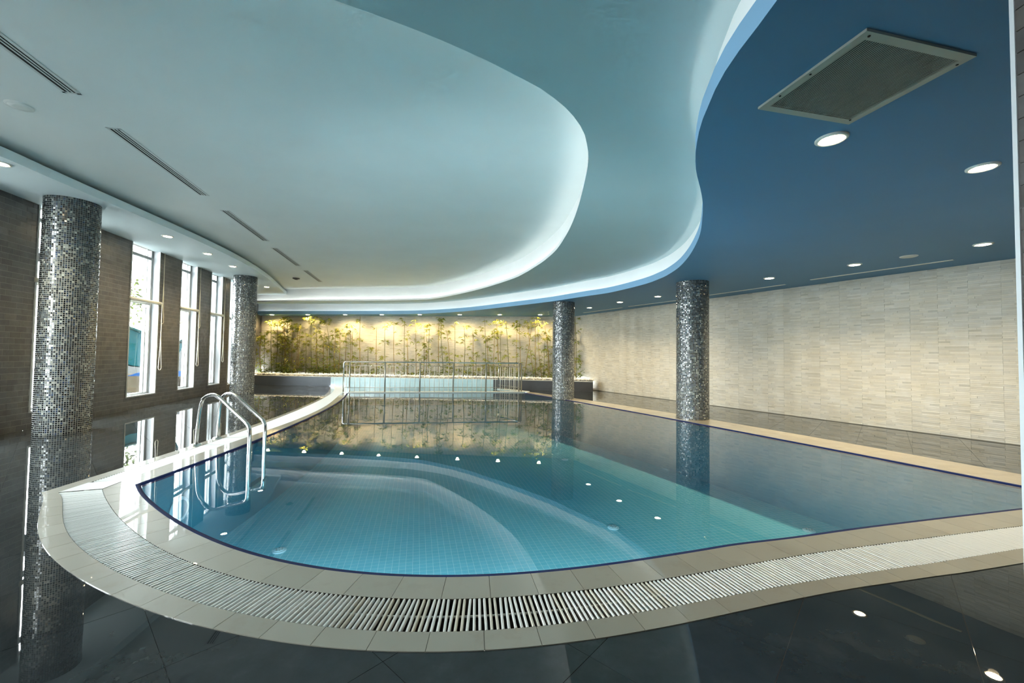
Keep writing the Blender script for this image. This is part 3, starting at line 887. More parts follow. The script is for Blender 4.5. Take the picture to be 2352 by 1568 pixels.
# roller blinds halfway up the windows, with cord loops
def cord_loop(a, ztop, zbot, wid, off=.05):
    P = []
    nseg = 14
    for i in range(nseg + 1):
        t = i / nseg
        z = ztop + (zbot + .06 - ztop) * t
        P.append((a - .012 - wid * .5 * t ** 3, off, z))
    for i in range(1, 8):
        g = math.pi * i / 8
        P.append((a - .012 - wid * .5 * math.cos(g), off, zbot + .06 - .06 * math.sin(g)))
    for i in range(nseg + 1):
        t = 1 - i / nseg
        z = ztop + (zbot + .06 - ztop) * t
        P.append((a - .012 + wid * .5 * t ** 3, off, z))
    return [ML @ Vector(p) for p in P]
names = {4: 'window behind the foreground column', 5: 'window that shows the slide', 6: 'middle window', 7: 'window next to the far column'}
for k in (3, 4, 5, 6, 7):
    a, b = openings[k]
    nm = names.get(k, 'window beyond the picture edge')
    e = empty('roller_blind', ML @ Vector(((a + b) / 2, .03, T1)), 'rolled ivory blind tube across the ' + nm, 'blind', 'rolled blinds halfway up the windows')
    MB().tube([ML @ Vector((s_, .02, T1)) for s_ in (a - .005, b + .045)], .038, 14).build('tube', M_blind, e, True)
    MB().tube(cord_loop(b + .03, T1 - .02, {5: .80, 6: .84, 7: .92}.get(k, .85), .11, .062), .0065, 6).build('cord', M_cord, e, True)
    MB().tube([ML @ Vector((b + .045, .02, T1)), ML @ Vector((b + .058, .02, T1))], .042, 14).build('end_cap', M_frame, e)
    c2 = MB().tube(cord_loop(b + .12, Z_SOF + .0, 1.87, .09, .03), .0065, 6).build('blind_cord', M_cord, None, True)
    tag(c2, 'upper ivory cord loop hanging from the soffit beside the ' + nm, 'cord', 'upper blind cords')

# ------------------------------------------------------------------ right wall, ledger panels
normr = math.hypot(1, RB)
e_r = Vector((RB, 1, 0)) / normr; n_r = Vector((-1, RB, 0)) / normr
MR = Matrix.Identity(4)
for i in range(3): MR[i][0], MR[i][1], MR[i][2] = e_r[i], n_r[i], (0, 0, 1)[i]
MR[0][3] = RA
SR = lambda y: y * normr
wall_r = MB().box(SR(-4.2), SR(17.2), -.2, 0, -.02, Z_LOW + .3, MR).build('wall_right', M_lgrout)
tag(wall_r, 'long cream ledger-stone wall along the pool', kind='structure')
PW, PH, NR = .357, .1755, 6
def ledger_col():
    g = rng.uniform(.86, 1.06); t = rng.random()
    if rng.random() < .10: g *= .88
    return (.585 * g, (.572 - .015 * t) * g, (.515 - .04 * t) * g)
def panel_mesh(seed, w=PW, h=PH):
    global rng
    keep = rng; rng = random.Random(seed)
    q = MB(); rh = h / NR
    for r_ in range(NR):
        x = 0; cuts = [0]
        while x < w - .05:
            x += rng.uniform(.12, .30)
            if x < w - .05: cuts.append(x)
        cuts.append(w)
        for i in range(len(cuts) - 1):
            dep = .006 + rng.uniform(0, .007)
            x0, x1 = cuts[i] + .0002, cuts[i + 1] - .0002; z0, z1 = r_ * rh + .0006, (r_ + 1) * rh - .0006
            q.add([(x0, dep, z0), (x1, dep, z0), (x1, dep, z1), (x0, dep, z1), (x0, 0, z0), (x1, 0, z0), (x1, 0, z1), (x0, 0, z1)],
                  [(0, 1, 2, 3), (0, 4, 5, 1), (1, 5, 6, 2), (2, 6, 7, 3), (3, 7, 4, 0)], ledger_col())
    rng = keep
    return q
pq = [panel_mesh(100 + i) for i in range(9)]
pm = [q.data('ledger_panel', M_ledger) for q in pq]
cells = []
for i in range(int((SR(16.5) - SR(4.4)) / PW)):
    for j in range(16):
        s = SR(4.4) + i * (PW + .0002)
        c = MR @ Vector((s + PW / 2, 0, (j + .5) * PH))
        cells.append((c.y - .001 * j if c.x < 1.29 * c.y else 99, s, .012 + j * (PH + .0005), (i * 5 + j * 7 + (i * j) % 3) % 9))
cells.sort()
mb = MB()
for k, (_, s, z, v) in enumerate(cells):
    T = MR @ Matrix.Translation((s, 0, z))
    if k < 300:
        obj('ledger_panel', pm[v], wall_r, T)
    else:
        q = pq[v]
        o = len(mb.v); mb.v += [tuple(T @ Vector(p)) for p in q.v]; mb.f += [tuple(i + o for i in f) for f in q.f]; mb.c += q.c; mb.mi += q.mi
tag(mb.build('ledger_panels', M_ledger, wall_r), kind='stuff')

# back wall with the same stone
db = Vector((BACK_R[0] - BACK_L[0], BACK_R[1] - BACK_L[1], 0)); LBK = db.length; db /= LBK
MBk = Matrix.Identity(4)
for i in range(3): MBk[i][0], MBk[i][1], MBk[i][2] = db[i], (db.y, -db.x, 0)[i], (0, 0, 1)[i]
MBk[0][3], MBk[1][3] = BACK_L
wall_b = MB().box(-.3, LBK + .3, -.2, 0, -.02, Z_HIGH + .1, MBk).build('wall_back', M_lgrout)
tag(wall_b, 'cream ledger-stone end wall behind the bamboo', kind='structure')
mb = MB()
for i in range(int(LBK / PW) + 1):
    for j in range(2, 16):
        q = pq[(i * 7 + j * 4 + (i * j) % 5) % 9]
        T = MBk @ Matrix.Translation((i * PW, 0, .012 + j * (PH + .0005)))
        o = len(mb.v); mb.v += [tuple(T @ Vector(p)) for p in q.v]; mb.f += [tuple(i_ + o for i_ in f) for f in q.f]; mb.c += q.c; mb.mi += q.mi
tag(mb.build('ledger_panels', M_ledger, wall_b), kind='stuff')
# wall behind the camera
tag(MB().box(-6.5, 13.5, -4.25, -4.0, -.02, Z_HIGH + .1).build('wall_front', stone_dark('plain_brown_wall', (.10, .092, .08), (.13, .12, .105))), 'plain brown wall behind the viewer', kind='structure')

# brick pillar at the picture's right edge
px0, py0 = 1.985, 1.60
pil = MB().box(px0, px0 + .5, py0 - .5, py0, 0, Z_LOW).build('brick_pillar', M_bgrout)
tag(pil, 'dark brick pillar edge with white corner trim beside the grille', 'pillar', kind='structure')
mb = MB()
for r_ in range(32):
    z0 = r_ * .088
    for face in (0, 1):
        x = -(r_ % 2) * .0875
        while x < .5:
            a, b = max(0, x) + .002, min(.5, x + .175) - .002
            if b - a > .01:
                if face == 0: mb.box(px0 + a, px0 + b, py0, py0 + .007, z0, z0 + .084, None, brick_cols())
                else: mb.box(px0 - .007, px0, py0 - b, py0 - a, z0, z0 + .084, None, brick_cols())
            x += .175
tag(mb.build('bricks', M_brick, pil), kind='stuff')
MB().box(px0 - .012, px0 + .006, py0 - .004, py0 + .012, 0, Z_LOW).build('corner_trim', M_trim, pil)

# ------------------------------------------------------------------ mosaic columns
PAL = [((.008, .011, .014), .44), ((.03, .045, .06), .18), ((.06, .075, .08), .12), ((.022, .04, .085), .06), ((.24, .25, .22), .085), ((.33, .35, .32), .045), ((.14, .15, .135), .05)]
def column(x, y, r, h, label):
    e = empty('mosaic_column', (x, y, 0), label, 'column', 'mosaic-clad columns', 'structure')
    NC = 74; NRW = int(round(h / .0298))
    MB().lathe([(r - .0012, 0), (r - .0012, h)], 70, (x, y)).build('core', M_mgrout, e, True)
    rg = np.random.RandomState(int(abs(x * 100 + y * 10)))
    ph = h / NRW; da = 2 * math.pi / NC
    gj = .0062
    V = np.zeros((NRW * NC, 8, 3)); F = []
    cols = []
    pv = np.array([q[0] for q in PAL]); pw = np.array([q[1] for q in PAL]); pw /= pw.sum()
    idx = rg.choice(len(PAL), NRW * NC, p=pw)
    a0 = (np.arange(NC) * da)
    ai = np.tile(a0, NRW); zi = np.repeat(np.arange(NRW) * ph, NC)
    ga_ = gj / r
    tilt = rg.uniform(-.0009, .0009, (NRW * NC, 2))
    for c_, (sa, sz) in enumerate(((0, 0), (1, 0), (1, 1), (0, 1))):
        ang = ai + (ga_ / 2 if sa == 0 else da - ga_ / 2)
        z = zi + (gj / 2 if sz == 0 else ph - gj / 2)
        rr = r + .0008 + tilt[:, 0] * (1 if sa else -1) + tilt[:, 1] * (1 if sz else -1)
        V[:, c_, 0] = x + rr * np.cos(ang); V[:, c_, 1] = y + rr * np.sin(ang); V[:, c_, 2] = z
        V[:, 4 + c_, 0] = x + (r - .0012) * np.cos(ang); V[:, 4 + c_, 1] = y + (r - .0012) * np.sin(ang); V[:, 4 + c_, 2] = z
    base = np.arange(NRW * NC)[:, None] * 8
    faces = np.concatenate([base + np.array(q)[None] for q in ((0, 1, 2, 3), (0, 4, 5, 1), (1, 5, 6, 2), (2, 6, 7, 3), (3, 7, 4, 0))], axis=1).reshape(-1, 4)
    me = bpy.data.meshes.new('mosaic_tiles')
    me.from_pydata(V.reshape(-1, 3).tolist(), [], faces.tolist())
    me.materials.append(M_mosaic)
    g = rg.uniform(.7, 1.3, (NRW * NC, 1)); cl = np.clip(pv[idx] * g, 0, 1)
    face_col(me, np.repeat(cl, 5, axis=0))
    tag(obj('mosaic_tiles', me, e), kind='stuff')
    return e
column(-6.81, 6.33, .315, Z_SOF, 'large mosaic column in the foreground by the brown brick wall')
column(-8.115, 12.5, .312, Z_SOF, 'mosaic column at the far end of the window wall beside the bamboo')
column(1.50, 12.05, .315, Z_LOW, 'mosaic column at the pool edge in front of the bamboo')
column(3.72, 8.52, .312, Z_LOW, 'mosaic column standing at the pool edge before the cream wall')

# ------------------------------------------------------------------ planter, pebbles, bamboo
PTOP = .36
front = [(-9.95, 15.72), (-6.72, 15.42), (-.66, 15.08), (2.84, 14.45), (2.96, 15.1)]
back = [(2.33, 16.36), (-10.55, 17.70)]
mb = MB()
planter = empty('planter', (-3, 15.5, 0), 'long raised planter bed along the end wall filled with white pebbles', 'planter')
def wallseg(p, q, th, z0, z1, mat_, name):
    d = Vector((q[0] - p[0], q[1] - p[1], 0)); L = d.length; d /= L
    M_ = Matrix.Identity(4)
    for i in range(3): M_[i][0], M_[i][1], M_[i][2] = d[i], (-d.y, d.x, 0)[i], (0, 0, 1)[i]
    M_[0][3], M_[1][3] = p
    return MB().box(0, L, 0, th, z0, z1, M_).build(name, mat_, planter), M_, L
wallseg(front[0], front[1], .12, 0, PTOP - .02, M_planter, 'front_panel')
wallseg(front[1], front[2], .12, -.3, PTOP - .02, M_kid, 'tiled_panel')
wallseg(front[2], front[3], .12, 0, PTOP - .02, M_planter2, 'front_panel')
wallseg(front[3], front[4], .12, 0, PTOP - .02, M_planter2, 'end_panel')
for i in range(4): wallseg(front[i], front[i + 1], .14, PTOP - .02, PTOP, M_coping_stone, 'cap')
soil_poly = front + back
flat('soil', soil_poly, PTOP - .03, M_soil, planter)
# pebbles
rg = random.Random(3)
ico_v = []; 
def pebble(mbx, x, y, z, s):
    n1 = 5
    ang = rg.uniform(0, 6.28); st = rg.uniform(.75, 1.35); h = rg.uniform(.55, .85) * s
    g = rg.uniform(.66, .88); col = (g, g * .985, g * .94)
    V = [(x, y, z + h)]
    for ring, (rr, zz) in enumerate(((.75, .45), (1.0, -.1))):
        for k in range(n1):
            a = ang + k * 2 * math.pi / n1 + ring * .6
            V.append((x + rr * s * st * math.cos(a), y + rr * s / st * math.sin(a), z + zz * h + rg.uniform(-.1, .1) * s))
    F = [(0, 1 + k, 1 + (k + 1) % n1) for k in range(n1)]
    for k in range(n1):
        a, b = 1 + k, 1 + (k + 1) % n1; c, d_ = 1 + n1 + k, 1 + n1 + (k + 1) % n1
        F += [(a, c, b), (b, c, d_)]
    mbx.add(V, F, col)
mb = MB()
for i in range(3):
    p, q = np.array(front[i]), np.array(front[i + 1]); L = np.linalg.norm(q - p); d_ = (q - p) / L; nrm = np.array((-d_[1], d_[0]))
    for _ in range(int(L * 260)):
        t = rg.uniform(.0, L); dep = .16 + rg.random() ** 1.3 * .62
        c = p + d_ * t + nrm * dep
        if c[0] > rwx(c[1]) - .08 or c[0] < lwx(c[1]) + .08: continue
        pebble(mb, c[0], c[1], PTOP - .02 + .055 * math.sin(min(1, dep / .5) * math.pi) + rg.uniform(0, .03), rg.uniform(.025, .05))
tag(mb.build('pebbles', M_pebble, planter, False), kind='stuff')

BAM = [(-10.3, 17.24, -0.04, 2.12), (-10.2, 16.9, -0.08, 1.91), (-9.95, 17.2, -0.09, 2.52), (-9.85, 17.33, -0.01, 2.5), (-9.64, 17.31, 0.03, 1.96), (-9.47, 17.28, -0.11, 2.66), (-9.36, 17.27, -0.06, 2.66), (-9.21, 17.25, 0.04, 2.36), (-8.98, 17.22, 0.01, 2.43), (-8.89, 17.21, 0.05, 2.32), (-8.53, 17.17, -0.03, 2.04), (-8.25, 17.13, -0.1, 2.64), (-8.06, 17.11, -0.03, 2.13), (-7.98, 17.1, -0.11, 2.74), (-7.75, 17.07, -0.02, 1.93), (-7.54, 17.04, -0.03, 1.61), (-7.48, 17.04, -0.22, 2.71), (-7.25, 17.01, 0.0, 2.07), (-7.1, 16.99, 0.01, 2.19), (-6.89, 16.96, 0.08, 2.05), (-6.58, 16.92, -0.08, 2.44), (-6.46, 16.91, -0.06, 2.3), (-6.13, 16.87, -0.08, 2.74), (-5.81, 16.83, -0.04, 1.42), (-5.48, 16.79, -0.03, 2.31), (-5.1, 16.7, -.05, 2.45), (-4.71, 16.69, -0.07, 2.51), (-4.3, 16.64, -0.03, 2.58), (-4.17, 16.62, -0.05, 1.91), (-3.82, 16.58, -0.09, 2.66), (-3.5, 16.54, -0.02, 2.4), (-3.44, 16.53, 0.0, 2.06), (-3.25, 16.51, -0.04, 2.4), (-2.87, 16.46, -0.05, 2.66), (-2.67, 16.43, -0.16, 2.7), (-2.49, 16.41, -0.11, 2.14), (-2.27, 16.38, -0.01, 2.51), (-1.91, 16.34, 0.0, 2.48), (-1.52, 16.29, -0.03, 2.19), (-1.34, 16.27, -0.01, 1.35), (-1.05, 16.23, -0.05, 2.63), (-0.87, 16.21, -0.12, 1.88), (-0.71, 16.19, 0.04, 2.1), (-0.47, 16.16, -0.14, 2.63), (-0.37, 16.15, -0.07, 2.23), (-0.11, 16.11, -0.14, 2.56), (0.23, 16.07, -0.04, 2.48), (0.34, 16.06, -0.07, 2.58), (0.48, 16.04, 0.31, 2.56), (0.87, 15.99, -0.29, 2.61), (0.94, 15.98, -0.04, 2.74), (1.18, 15.95, -0.18, 2.48), (1.23, 15.95, 0.03, 1.88), (1.42, 15.92, -0.08, 2.11), (1.48, 15.92, -0.26, 2.56), (1.96, 15.85, -0.21, 2.46), (2.19, 15.83, -0.06, 2.61), (2.46, 15.72, -0.06, 2.63), (2.44, 15.6, -0.02, 1.08)]
BAM.sort()
lr = random.Random(11)
def keep_in(q_):
    yb = BACK_L[1] + (q_.x - BACK_L[0]) * (BACK_R[1] - BACK_L[1]) / (BACK_R[0] - BACK_L[0]) - .05
    q_.y = min(q_.y, yb)
    q_.x = min(max(q_.x, lwx(q_.y) + .05), rwx(q_.y) - .06)
    q_.z = min(q_.z, Z_LOW - .02)
def leaf(mbx, p, dirv, L, wd, col, clampit=False):
    p = p.copy()
    dirv = dirv.normalized()
    side = dirv.cross(Vector((0, 0, 1)))
    if side.length < .1: side = Vector((1, 0, 0))
    side.normalize()
    side = Matrix.Rotation(lr.uniform(-1.2, 1.2), 3, dirv) @ side
    tip = p + dirv * L + Vector((0, 0, -L * .18)); mid = p + dirv * L * .4
    if clampit:
        for q_ in (p, tip, mid): keep_in(q_)
    mbx.add([p, mid + side * wd, tip, mid - side * wd], [(0, 1, 2), (0, 2, 3)], col)
def bamboo(i, x, y, lean, top):
    base = PTOP - .03; Hh = top - base
    kind = 'leaning' if abs(lean) > .2 else ('short' if Hh < 1.45 else ('tall' if Hh > 2.2 else 'slender'))
    e = empty('bamboo_stalk', (x, y, base), '%s leafy bamboo stalk, %s from the planter end by the windows' % (kind, ordinal(i)), 'bamboo', 'bamboo stalks along the end wall')
    q = MB(); ns = 10; r0 = lr.uniform(.012, .019)
    pts = []; bend = lr.uniform(-.06, .06)
    for k in range(ns + 1):
        t = k / ns
        pts.append(Vector((x + lean * t + bend * math.sin(t * math.pi), y + lr.uniform(-.004, .004) + .05 * t * lr.uniform(-1, 1) * 0, base + Hh * t)))
    tone = lr.random()
    col = (.22 + .10 * tone, .16 + .05 * tone, .045) if tone > .35 else (.14, .14, .04)
    q.tube(pts, [r0 * (1 - .55 * k / ns) for k in range(ns + 1)], 6, True, col)
    for k in range(1, ns):
        t = k / ns; r_ = r0 * (1 - .55 * t)
        q.tube([pts[k] + Vector((0, 0, -.006)), pts[k] + Vector((0, 0, .006))], r_ * 1.25, 6, True, tuple(c * .6 for c in col))
    q.build('culm', M_culm, e, True)
    lf = MB()
    dense = 1.0
    if x < -9.0: dense = 2.1
    elif x < -7.0: dense = 1.5
    elif -6 < x < -3.6: dense = .75
    ncl = int(lr.uniform(15, 22) * dense)
    for c_ in range(ncl):
        t = lr.random() ** 1.15
        if lr.random() < .2: t = lr.uniform(.88, 1.0)
        fk = t * ns; k0 = min(ns - 1, int(fk)); p = pts[k0].lerp(pts[k0 + 1], fk - k0)
        a = lr.uniform(0, 6.28); L = lr.uniform(.08, .30) * (1.15 - .4 * t)
        tw = Vector((math.cos(a), math.sin(a) * .55, lr.uniform(.1, .9))).normalized()
        end = p + tw * L
        if end.z > Z_LOW - .04: end.z = Z_LOW - .05
        keep_in(end)
        lf.tube([p, p.lerp(end, .5), end], [.003, .0024, .0016], 3, False, (.18, .2, .05))
        for s_ in range(lr.randint(6, 10)):
            u_ = lr.uniform(.35, 1.0); pp_ = p.lerp(end, u_)
            aa = a + lr.uniform(-1.3, 1.3)
            dv = Vector((math.cos(aa), math.sin(aa) * .7, lr.uniform(-.75, .35)))
            g = lr.uniform(.7, 1.35); yv = lr.random()
            lf_col = (.20 * g * (1 + .6 * yv), .27 * g, .035 * g)
            LL = lr.uniform(.085, .165)
            if pp_.z + .1 > Z_LOW: dv.z = -abs(dv.z)
            leaf(lf, pp_, dv, LL, LL * .10, lf_col, True)
    # low shoots at the foot
    for c_ in range(int(3 * dense)):
        a = lr.uniform(0, 6.28); p = Vector((x + lr.uniform(-.2, .2), y - lr.uniform(0, .25), base + .02))
        hgt = lr.uniform(.1, .45)
        end = p + Vector((math.cos(a) * .12, math.sin(a) * .1, hgt))
        lf.tube([p, end], [.003, .0016], 3, False, (.2, .2, .05))
        for s_ in range(9):
            pp_ = p.lerp(end, lr.uniform(.3, 1)); aa = lr.uniform(0, 6.28); g = lr.uniform(.6, 1.2)
            LL = lr.uniform(.08, .15)
            leaf(lf, pp_, Vector((math.cos(aa), math.sin(aa), lr.uniform(-.3, .6))), LL, LL * .09, (.12 * g, .18 * g, .03 * g), True)
    tag(lf.build('foliage', M_leaf, e), kind='stuff')
for i, (x, y, ln, tp) in enumerate(BAM): bamboo(i, x, y, ln, tp)

# ------------------------------------------------------------------ railing on the weir
rail = empty('pool_railing', (-2.4, 13.45, .018), 'steel railing with slim balusters on the dividing wall', 'railing')
ZT, ZU, ZL = .97, .845, .158
def wp(x): return Vector((x, 13.11 + (x + 5.13) * .1518, 0))
posts = [-5.12, -4.05, -2.97, -1.91, -.85, .255]
ret = Vector((-.47, 14.98, 0))
cor = wp(.30)
endp = wp(-5.30)
q = MB()
top = [endp + Vector((0, 0, .02)), endp + Vector((0, 0, ZT - .06)), endp + Vector((.02, 0, ZT - .015)), endp + Vector((.06, 0, ZT)), wp(-3) + Vector((0, 0, ZT)), wp(.20) + Vector((0, 0, ZT)), cor + Vector((0, 0, ZT))]
q.tube(top, .021, 10); q.tube([cor + Vector((0, 0, ZT)), ret + Vector((0, 0, ZT))], .021, 10)
q.build('top_rail', M_steel, rail, True)
for z in (ZU, ZL):
    q = MB(); q.tube([wp(-5.30) + Vector((0, 0, z)), cor + Vector((0, 0, z))], .0085, 6); q.tube([cor + Vector((0, 0, z)), ret + Vector((0, 0, z))], .0085, 6)
    q.build('cross_rail', M_steel2, rail, True)
for x in posts:
    MB().tube([wp(x) + Vector((0, 0, .018)), wp(x) + Vector((0, 0, ZT))], .024, 10).build('post', M_steel2, rail, True)
MB().tube([cor + Vector((.03, .1, .018)), cor + Vector((.03, .1, ZT))], .024, 10).build('post', M_steel2, rail, True)
MB().tube([ret + Vector((0, .06, .34)), ret + Vector((0, .06, ZT))], .021, 10).build('post', M_steel, rail, True)
def baluster(p):
    MB().tube([p + Vector((0, 0, .018)), p + Vector((0, 0, ZU))], .0085, 6).build('baluster', M_balu, rail, True)
bx = []
for i in range(len(posts) - 1):
    g = (posts[i + 1] - posts[i]) / 7
    for k in range(1, 7): bx.append((posts[i] + g * k, g))
baluster(wp(-5.21))
for j, (x, g) in enumerate(bx):
    baluster(wp(x))
    if j % 2 == 0:
        P = []
        for a in range(9):
            t = math.pi * a / 8
            P.append(wp(x + g / 2 - g / 2 * math.cos(t)) + Vector((0, 0, ZU + .06 * math.sin(t))))
        MB().tube(P, .007, 6).build('arch', M_steel2, rail, True)
for k in range(1, 10):
    baluster(cor.lerp(ret, k / 10))

# ------------------------------------------------------------------ pool ladder
lad = empty('pool_ladder', (-4.17, 5.73, 0), 'polished steel pool ladder with two curved handrails', 'ladder')
RAILS = [[(-4.158, 5.507, 0.0), (-4.122, 5.483, 0.307), (-4.071, 5.449, 0.540), (-3.976, 5.385, 0.645), (-3.782, 5.255, 0.699), (-3.613, 5.141, 0.675), (-3.348, 4.964, 0.567), (-3.066, 4.775, 0.456), (-2.968, 4.709, 0.405), (-2.943, 4.692, 0.33), (-2.943, 4.692, 0.112), (-2.943, 4.692, -0.2), (-2.943, 4.692, -.42)],
         [(-4.192, 5.959, 0.0), (-4.176, 5.947, 0.293), (-4.150, 5.930, 0.510), (-4.062, 5.865, 0.622), (-3.907, 5.75, 0.668), (-3.711, 5.606, 0.644), (-3.352, 5.342, 0.518), (-3.114, 5.168, 0.43), (-3.036, 5.11, 0.39), (-3.004, 5.085, 0.32), (-3.004, 5.085, 0.106), (-3.004, 5.085, -0.2), (-3.004, 5.085, -.42)]]
def cat3(P, sub=5):
    P = [Vector(p) for p in P]; Q = [2 * P[0] - P[1]] + P + [2 * P[-1] - P[-2]]; out = []
    for i in range(1, len(Q) - 2):
        p0, p1, p2, p3 = Q[i - 1:i + 3]
        for s_ in range(sub):
            t = s_ / sub
            out.append(.5 * (2 * p1 + (p2 - p0) * t + (2 * p0 - 5 * p1 + 4 * p2 - p3) * t * t + (3 * p1 - p0 - 3 * p2 + p3) * t ** 3))
    return out + [P[-1]]
for P in RAILS:
    MB().tube(cat3(P), .0215, 14).build('handrail', M_steel, lad, True)
    b = P[0]
    MB().lathe([(.062, .004), (.062, .014), (.05, .024), (.026, .03)], 20, (b[0], b[1])).build('flange', M_steel, lad, True)
for z in (-.30,):
    a, b = Vector(RAILS[0][-1]), Vector(RAILS[1][-1]); a.z = b.z = z
    d_ = (b - a).normalized(); nrm = Vector((-d_.y, d_.x, 0)) * .04
    q = MB(); q.add([a - nrm, b - nrm, b + nrm, a + nrm, a - nrm + Vector((0, 0, .03)), b - nrm + Vector((0, 0, .03)), b + nrm + Vector((0, 0, .03)), a + nrm + Vector((0, 0, .03))],
                    [(3, 2, 1, 0), (4, 5, 6, 7), (0, 1, 5, 4), (1, 2, 6, 5), (2, 3, 7, 6), (3, 0, 4, 7)])
    q.build('tread', M_steel, lad)

# ------------------------------------------------------------------ ceiling fittings
AXV = Vector((-.227, 1, 0)).normalized(); AXN = Vector((AXV.y, -AXV.x, 0))
def frame_m(x, y, z, u=AXV, flip=True):
    M_ = Matrix.Identity(4); w_ = Vector((u.y, -u.x, 0))
    for i in range(3): M_[i][0], M_[i][1], M_[i][2] = u[i], w_[i], (0, 0, 1)[i]
    M_[0][3], M_[1][3], M_[2][3] = x, y, z
    return M_
vent_lab = ['slot vent cut off at the upper left corner', 'longest-looking slot vent, second along the upper ceiling', 'third slot vent along the upper ceiling', 'fourth slot vent along the upper ceiling', 'farthest slot vent in the upper ceiling near the dark sensor']
for k, (x, y) in enumerate(((-3.83, 1.95), (-4.475, 4.53), (-5.07, 7.18), (-5.69, 9.78), (-6.28, 12.44))):
    Mv = frame_m(x, y, Z_HIGH)
    e = empty('slot_vent', (x, y, Z_HIGH), vent_lab[k], 'vent', 'slot vents in the upper ceiling')
    L = 2.02; wv = .148
    MB().box(0, L, -wv / 2, wv / 2, -.0012, .0, Mv).build('backing', M_slot, e)
    q = MB()
    q.box(0, L, -wv / 2, -.048, -.004, 0, Mv); q.box(0, L, .043, wv / 2, -.004, 0, Mv)
    q.box(0, .02, -wv / 2, wv / 2, -.004, 0, Mv); q.box(L - .02, L, -wv / 2, wv / 2, -.004, 0, Mv)
    q.build('frame', M_vent, e)
    for s_ in (-.0145, .0175):
        MB().box(.02, L - .02, s_ - .0075, s_ + .0075, -.0038, 0, Mv).build('blade', M_vent, e)
slot_lab = ['slim slot diffuser nearest along the cream wall', 'slim slot diffuser beside the pool-edge column', 'slim slot diffuser third along the cream wall', 'slim slot diffuser farthest along the cream wall']
for k, (a, b) in enumerate((((6.758, 6.3), (5.834, 8.056)), ((5.70, 8.60), (4.80, 10.38)), ((4.52, 11.22), (3.60, 12.78)), ((3.49, 13.09), (2.56, 14.83)))):
    a, b = Vector((*a, 0)), Vector((*b, 0)); L = (b - a).length
    Mv = frame_m(a.x, a.y, Z_LOW, (b - a).normalized())
    e = empty('slot_diffuser', (a.x, a.y, Z_LOW), slot_lab[k], 'diffuser', 'slot diffusers along the cream wall')
    MB().box(0, L, -.022, .022, -.002, 0, Mv).build('backing', M_slot, e)
    for s_ in (-.026, .006): MB().box(0, L, s_, s_ + .020, -.008, 0, Mv).build('edge', M_beige, e)
# return-air grille
gc = Vector((1.91, 2.268, Z_LOW))
Mg = frame_m(gc.x, gc.y, Z_LOW, Vector((-.2185, .976, 0)).normalized())
grl = empty('air_grille', gc, 'large rectangular return-air grille in the blue ceiling', 'grille')
gx, gy, gf = .318, .351, .045
q = MB()
q.box(-gx, gx, -gy, -gy + gf, -.014, 0, Mg); q.box(-gx, gx, gy - gf, gy, -.014, 0, Mg)
q.box(-gx, -gx + gf, -gy + gf, gy - gf, -.014, 0, Mg); q.box(gx - gf, gx, -gy + gf, gy - gf, -.014, 0, Mg)
gfr = q.build('frame', M_grille, grl)
MB().box(-gx + gf, gx - gf, -gy + gf, gy - gf, -.001, 0, Mg).build('plenum', M_slot, grl)
nb = 46
bl = MB().box(-gx + gf, gx - gf, -.0026, .0026, -.0125, -.0105).data('blade', M_grille)
for k in range(nb):
    y = -gy + gf + (k + .5) * (2 * gy - 2 * gf) / nb
    obj('blade', bl, grl, Mg @ Matrix.Translation((0, y, 0)))
for sx, sy in ((-1, -.93), (-.05, -1), (.6, -1), (.93, .93), (-.85, 1)):
    c = Mg @ Vector((sx * (gx - .022) if abs(sx) != 1 else sx * (gx - .022), sy * (gy - .02), 0))
    MB().lathe([(.006, Z_LOW - .0165), (.006, Z_LOW - .013)], 10, (c.x, c.y)).build('screw', M_slot, gfr)
# speakers and sensor
for x, y, z, m_, lb2 in ((-5.04, 4.13, Z_HIGH, M_disc, 'round white ceiling speaker beside the nearest slot vent'), (5.90, 6.12, Z_LOW, M_disc_r, 'round pale ceiling speaker in the blue ceiling near the cream wall')):
    e = empty('ceiling_speaker', (x, y, z), lb2, 'speaker', 'ceiling speakers')
    MB().lathe([(.105, z), (.105, z - .008), (.095, z - .013), (.085, z - .013)], 32, (x, y)).build('ring', m_, e, True)
    MB().lathe([(.086, z - .010), (.084, z - .014), (.04, z - .0165)], 32, (x, y)).build('cover', m_, e, True)
e = empty('ceiling_sensor', (-7.24, 13.75, Z_HIGH), 'small dark round sensor on the upper ceiling', 'sensor')
MB().lathe([(.11, Z_HIGH), (.11, Z_HIGH - .02), (.09, Z_HIGH - .03)], 24, (-7.24, 13.75)).build('base', M_sensor, e, True)
MB().lathe([(.06, Z_HIGH - .03), (.05, Z_HIGH - .05), (.02, Z_HIGH - .055)], 20, (-7.24, 13.75)).build('dome', M_sensor, e, True)

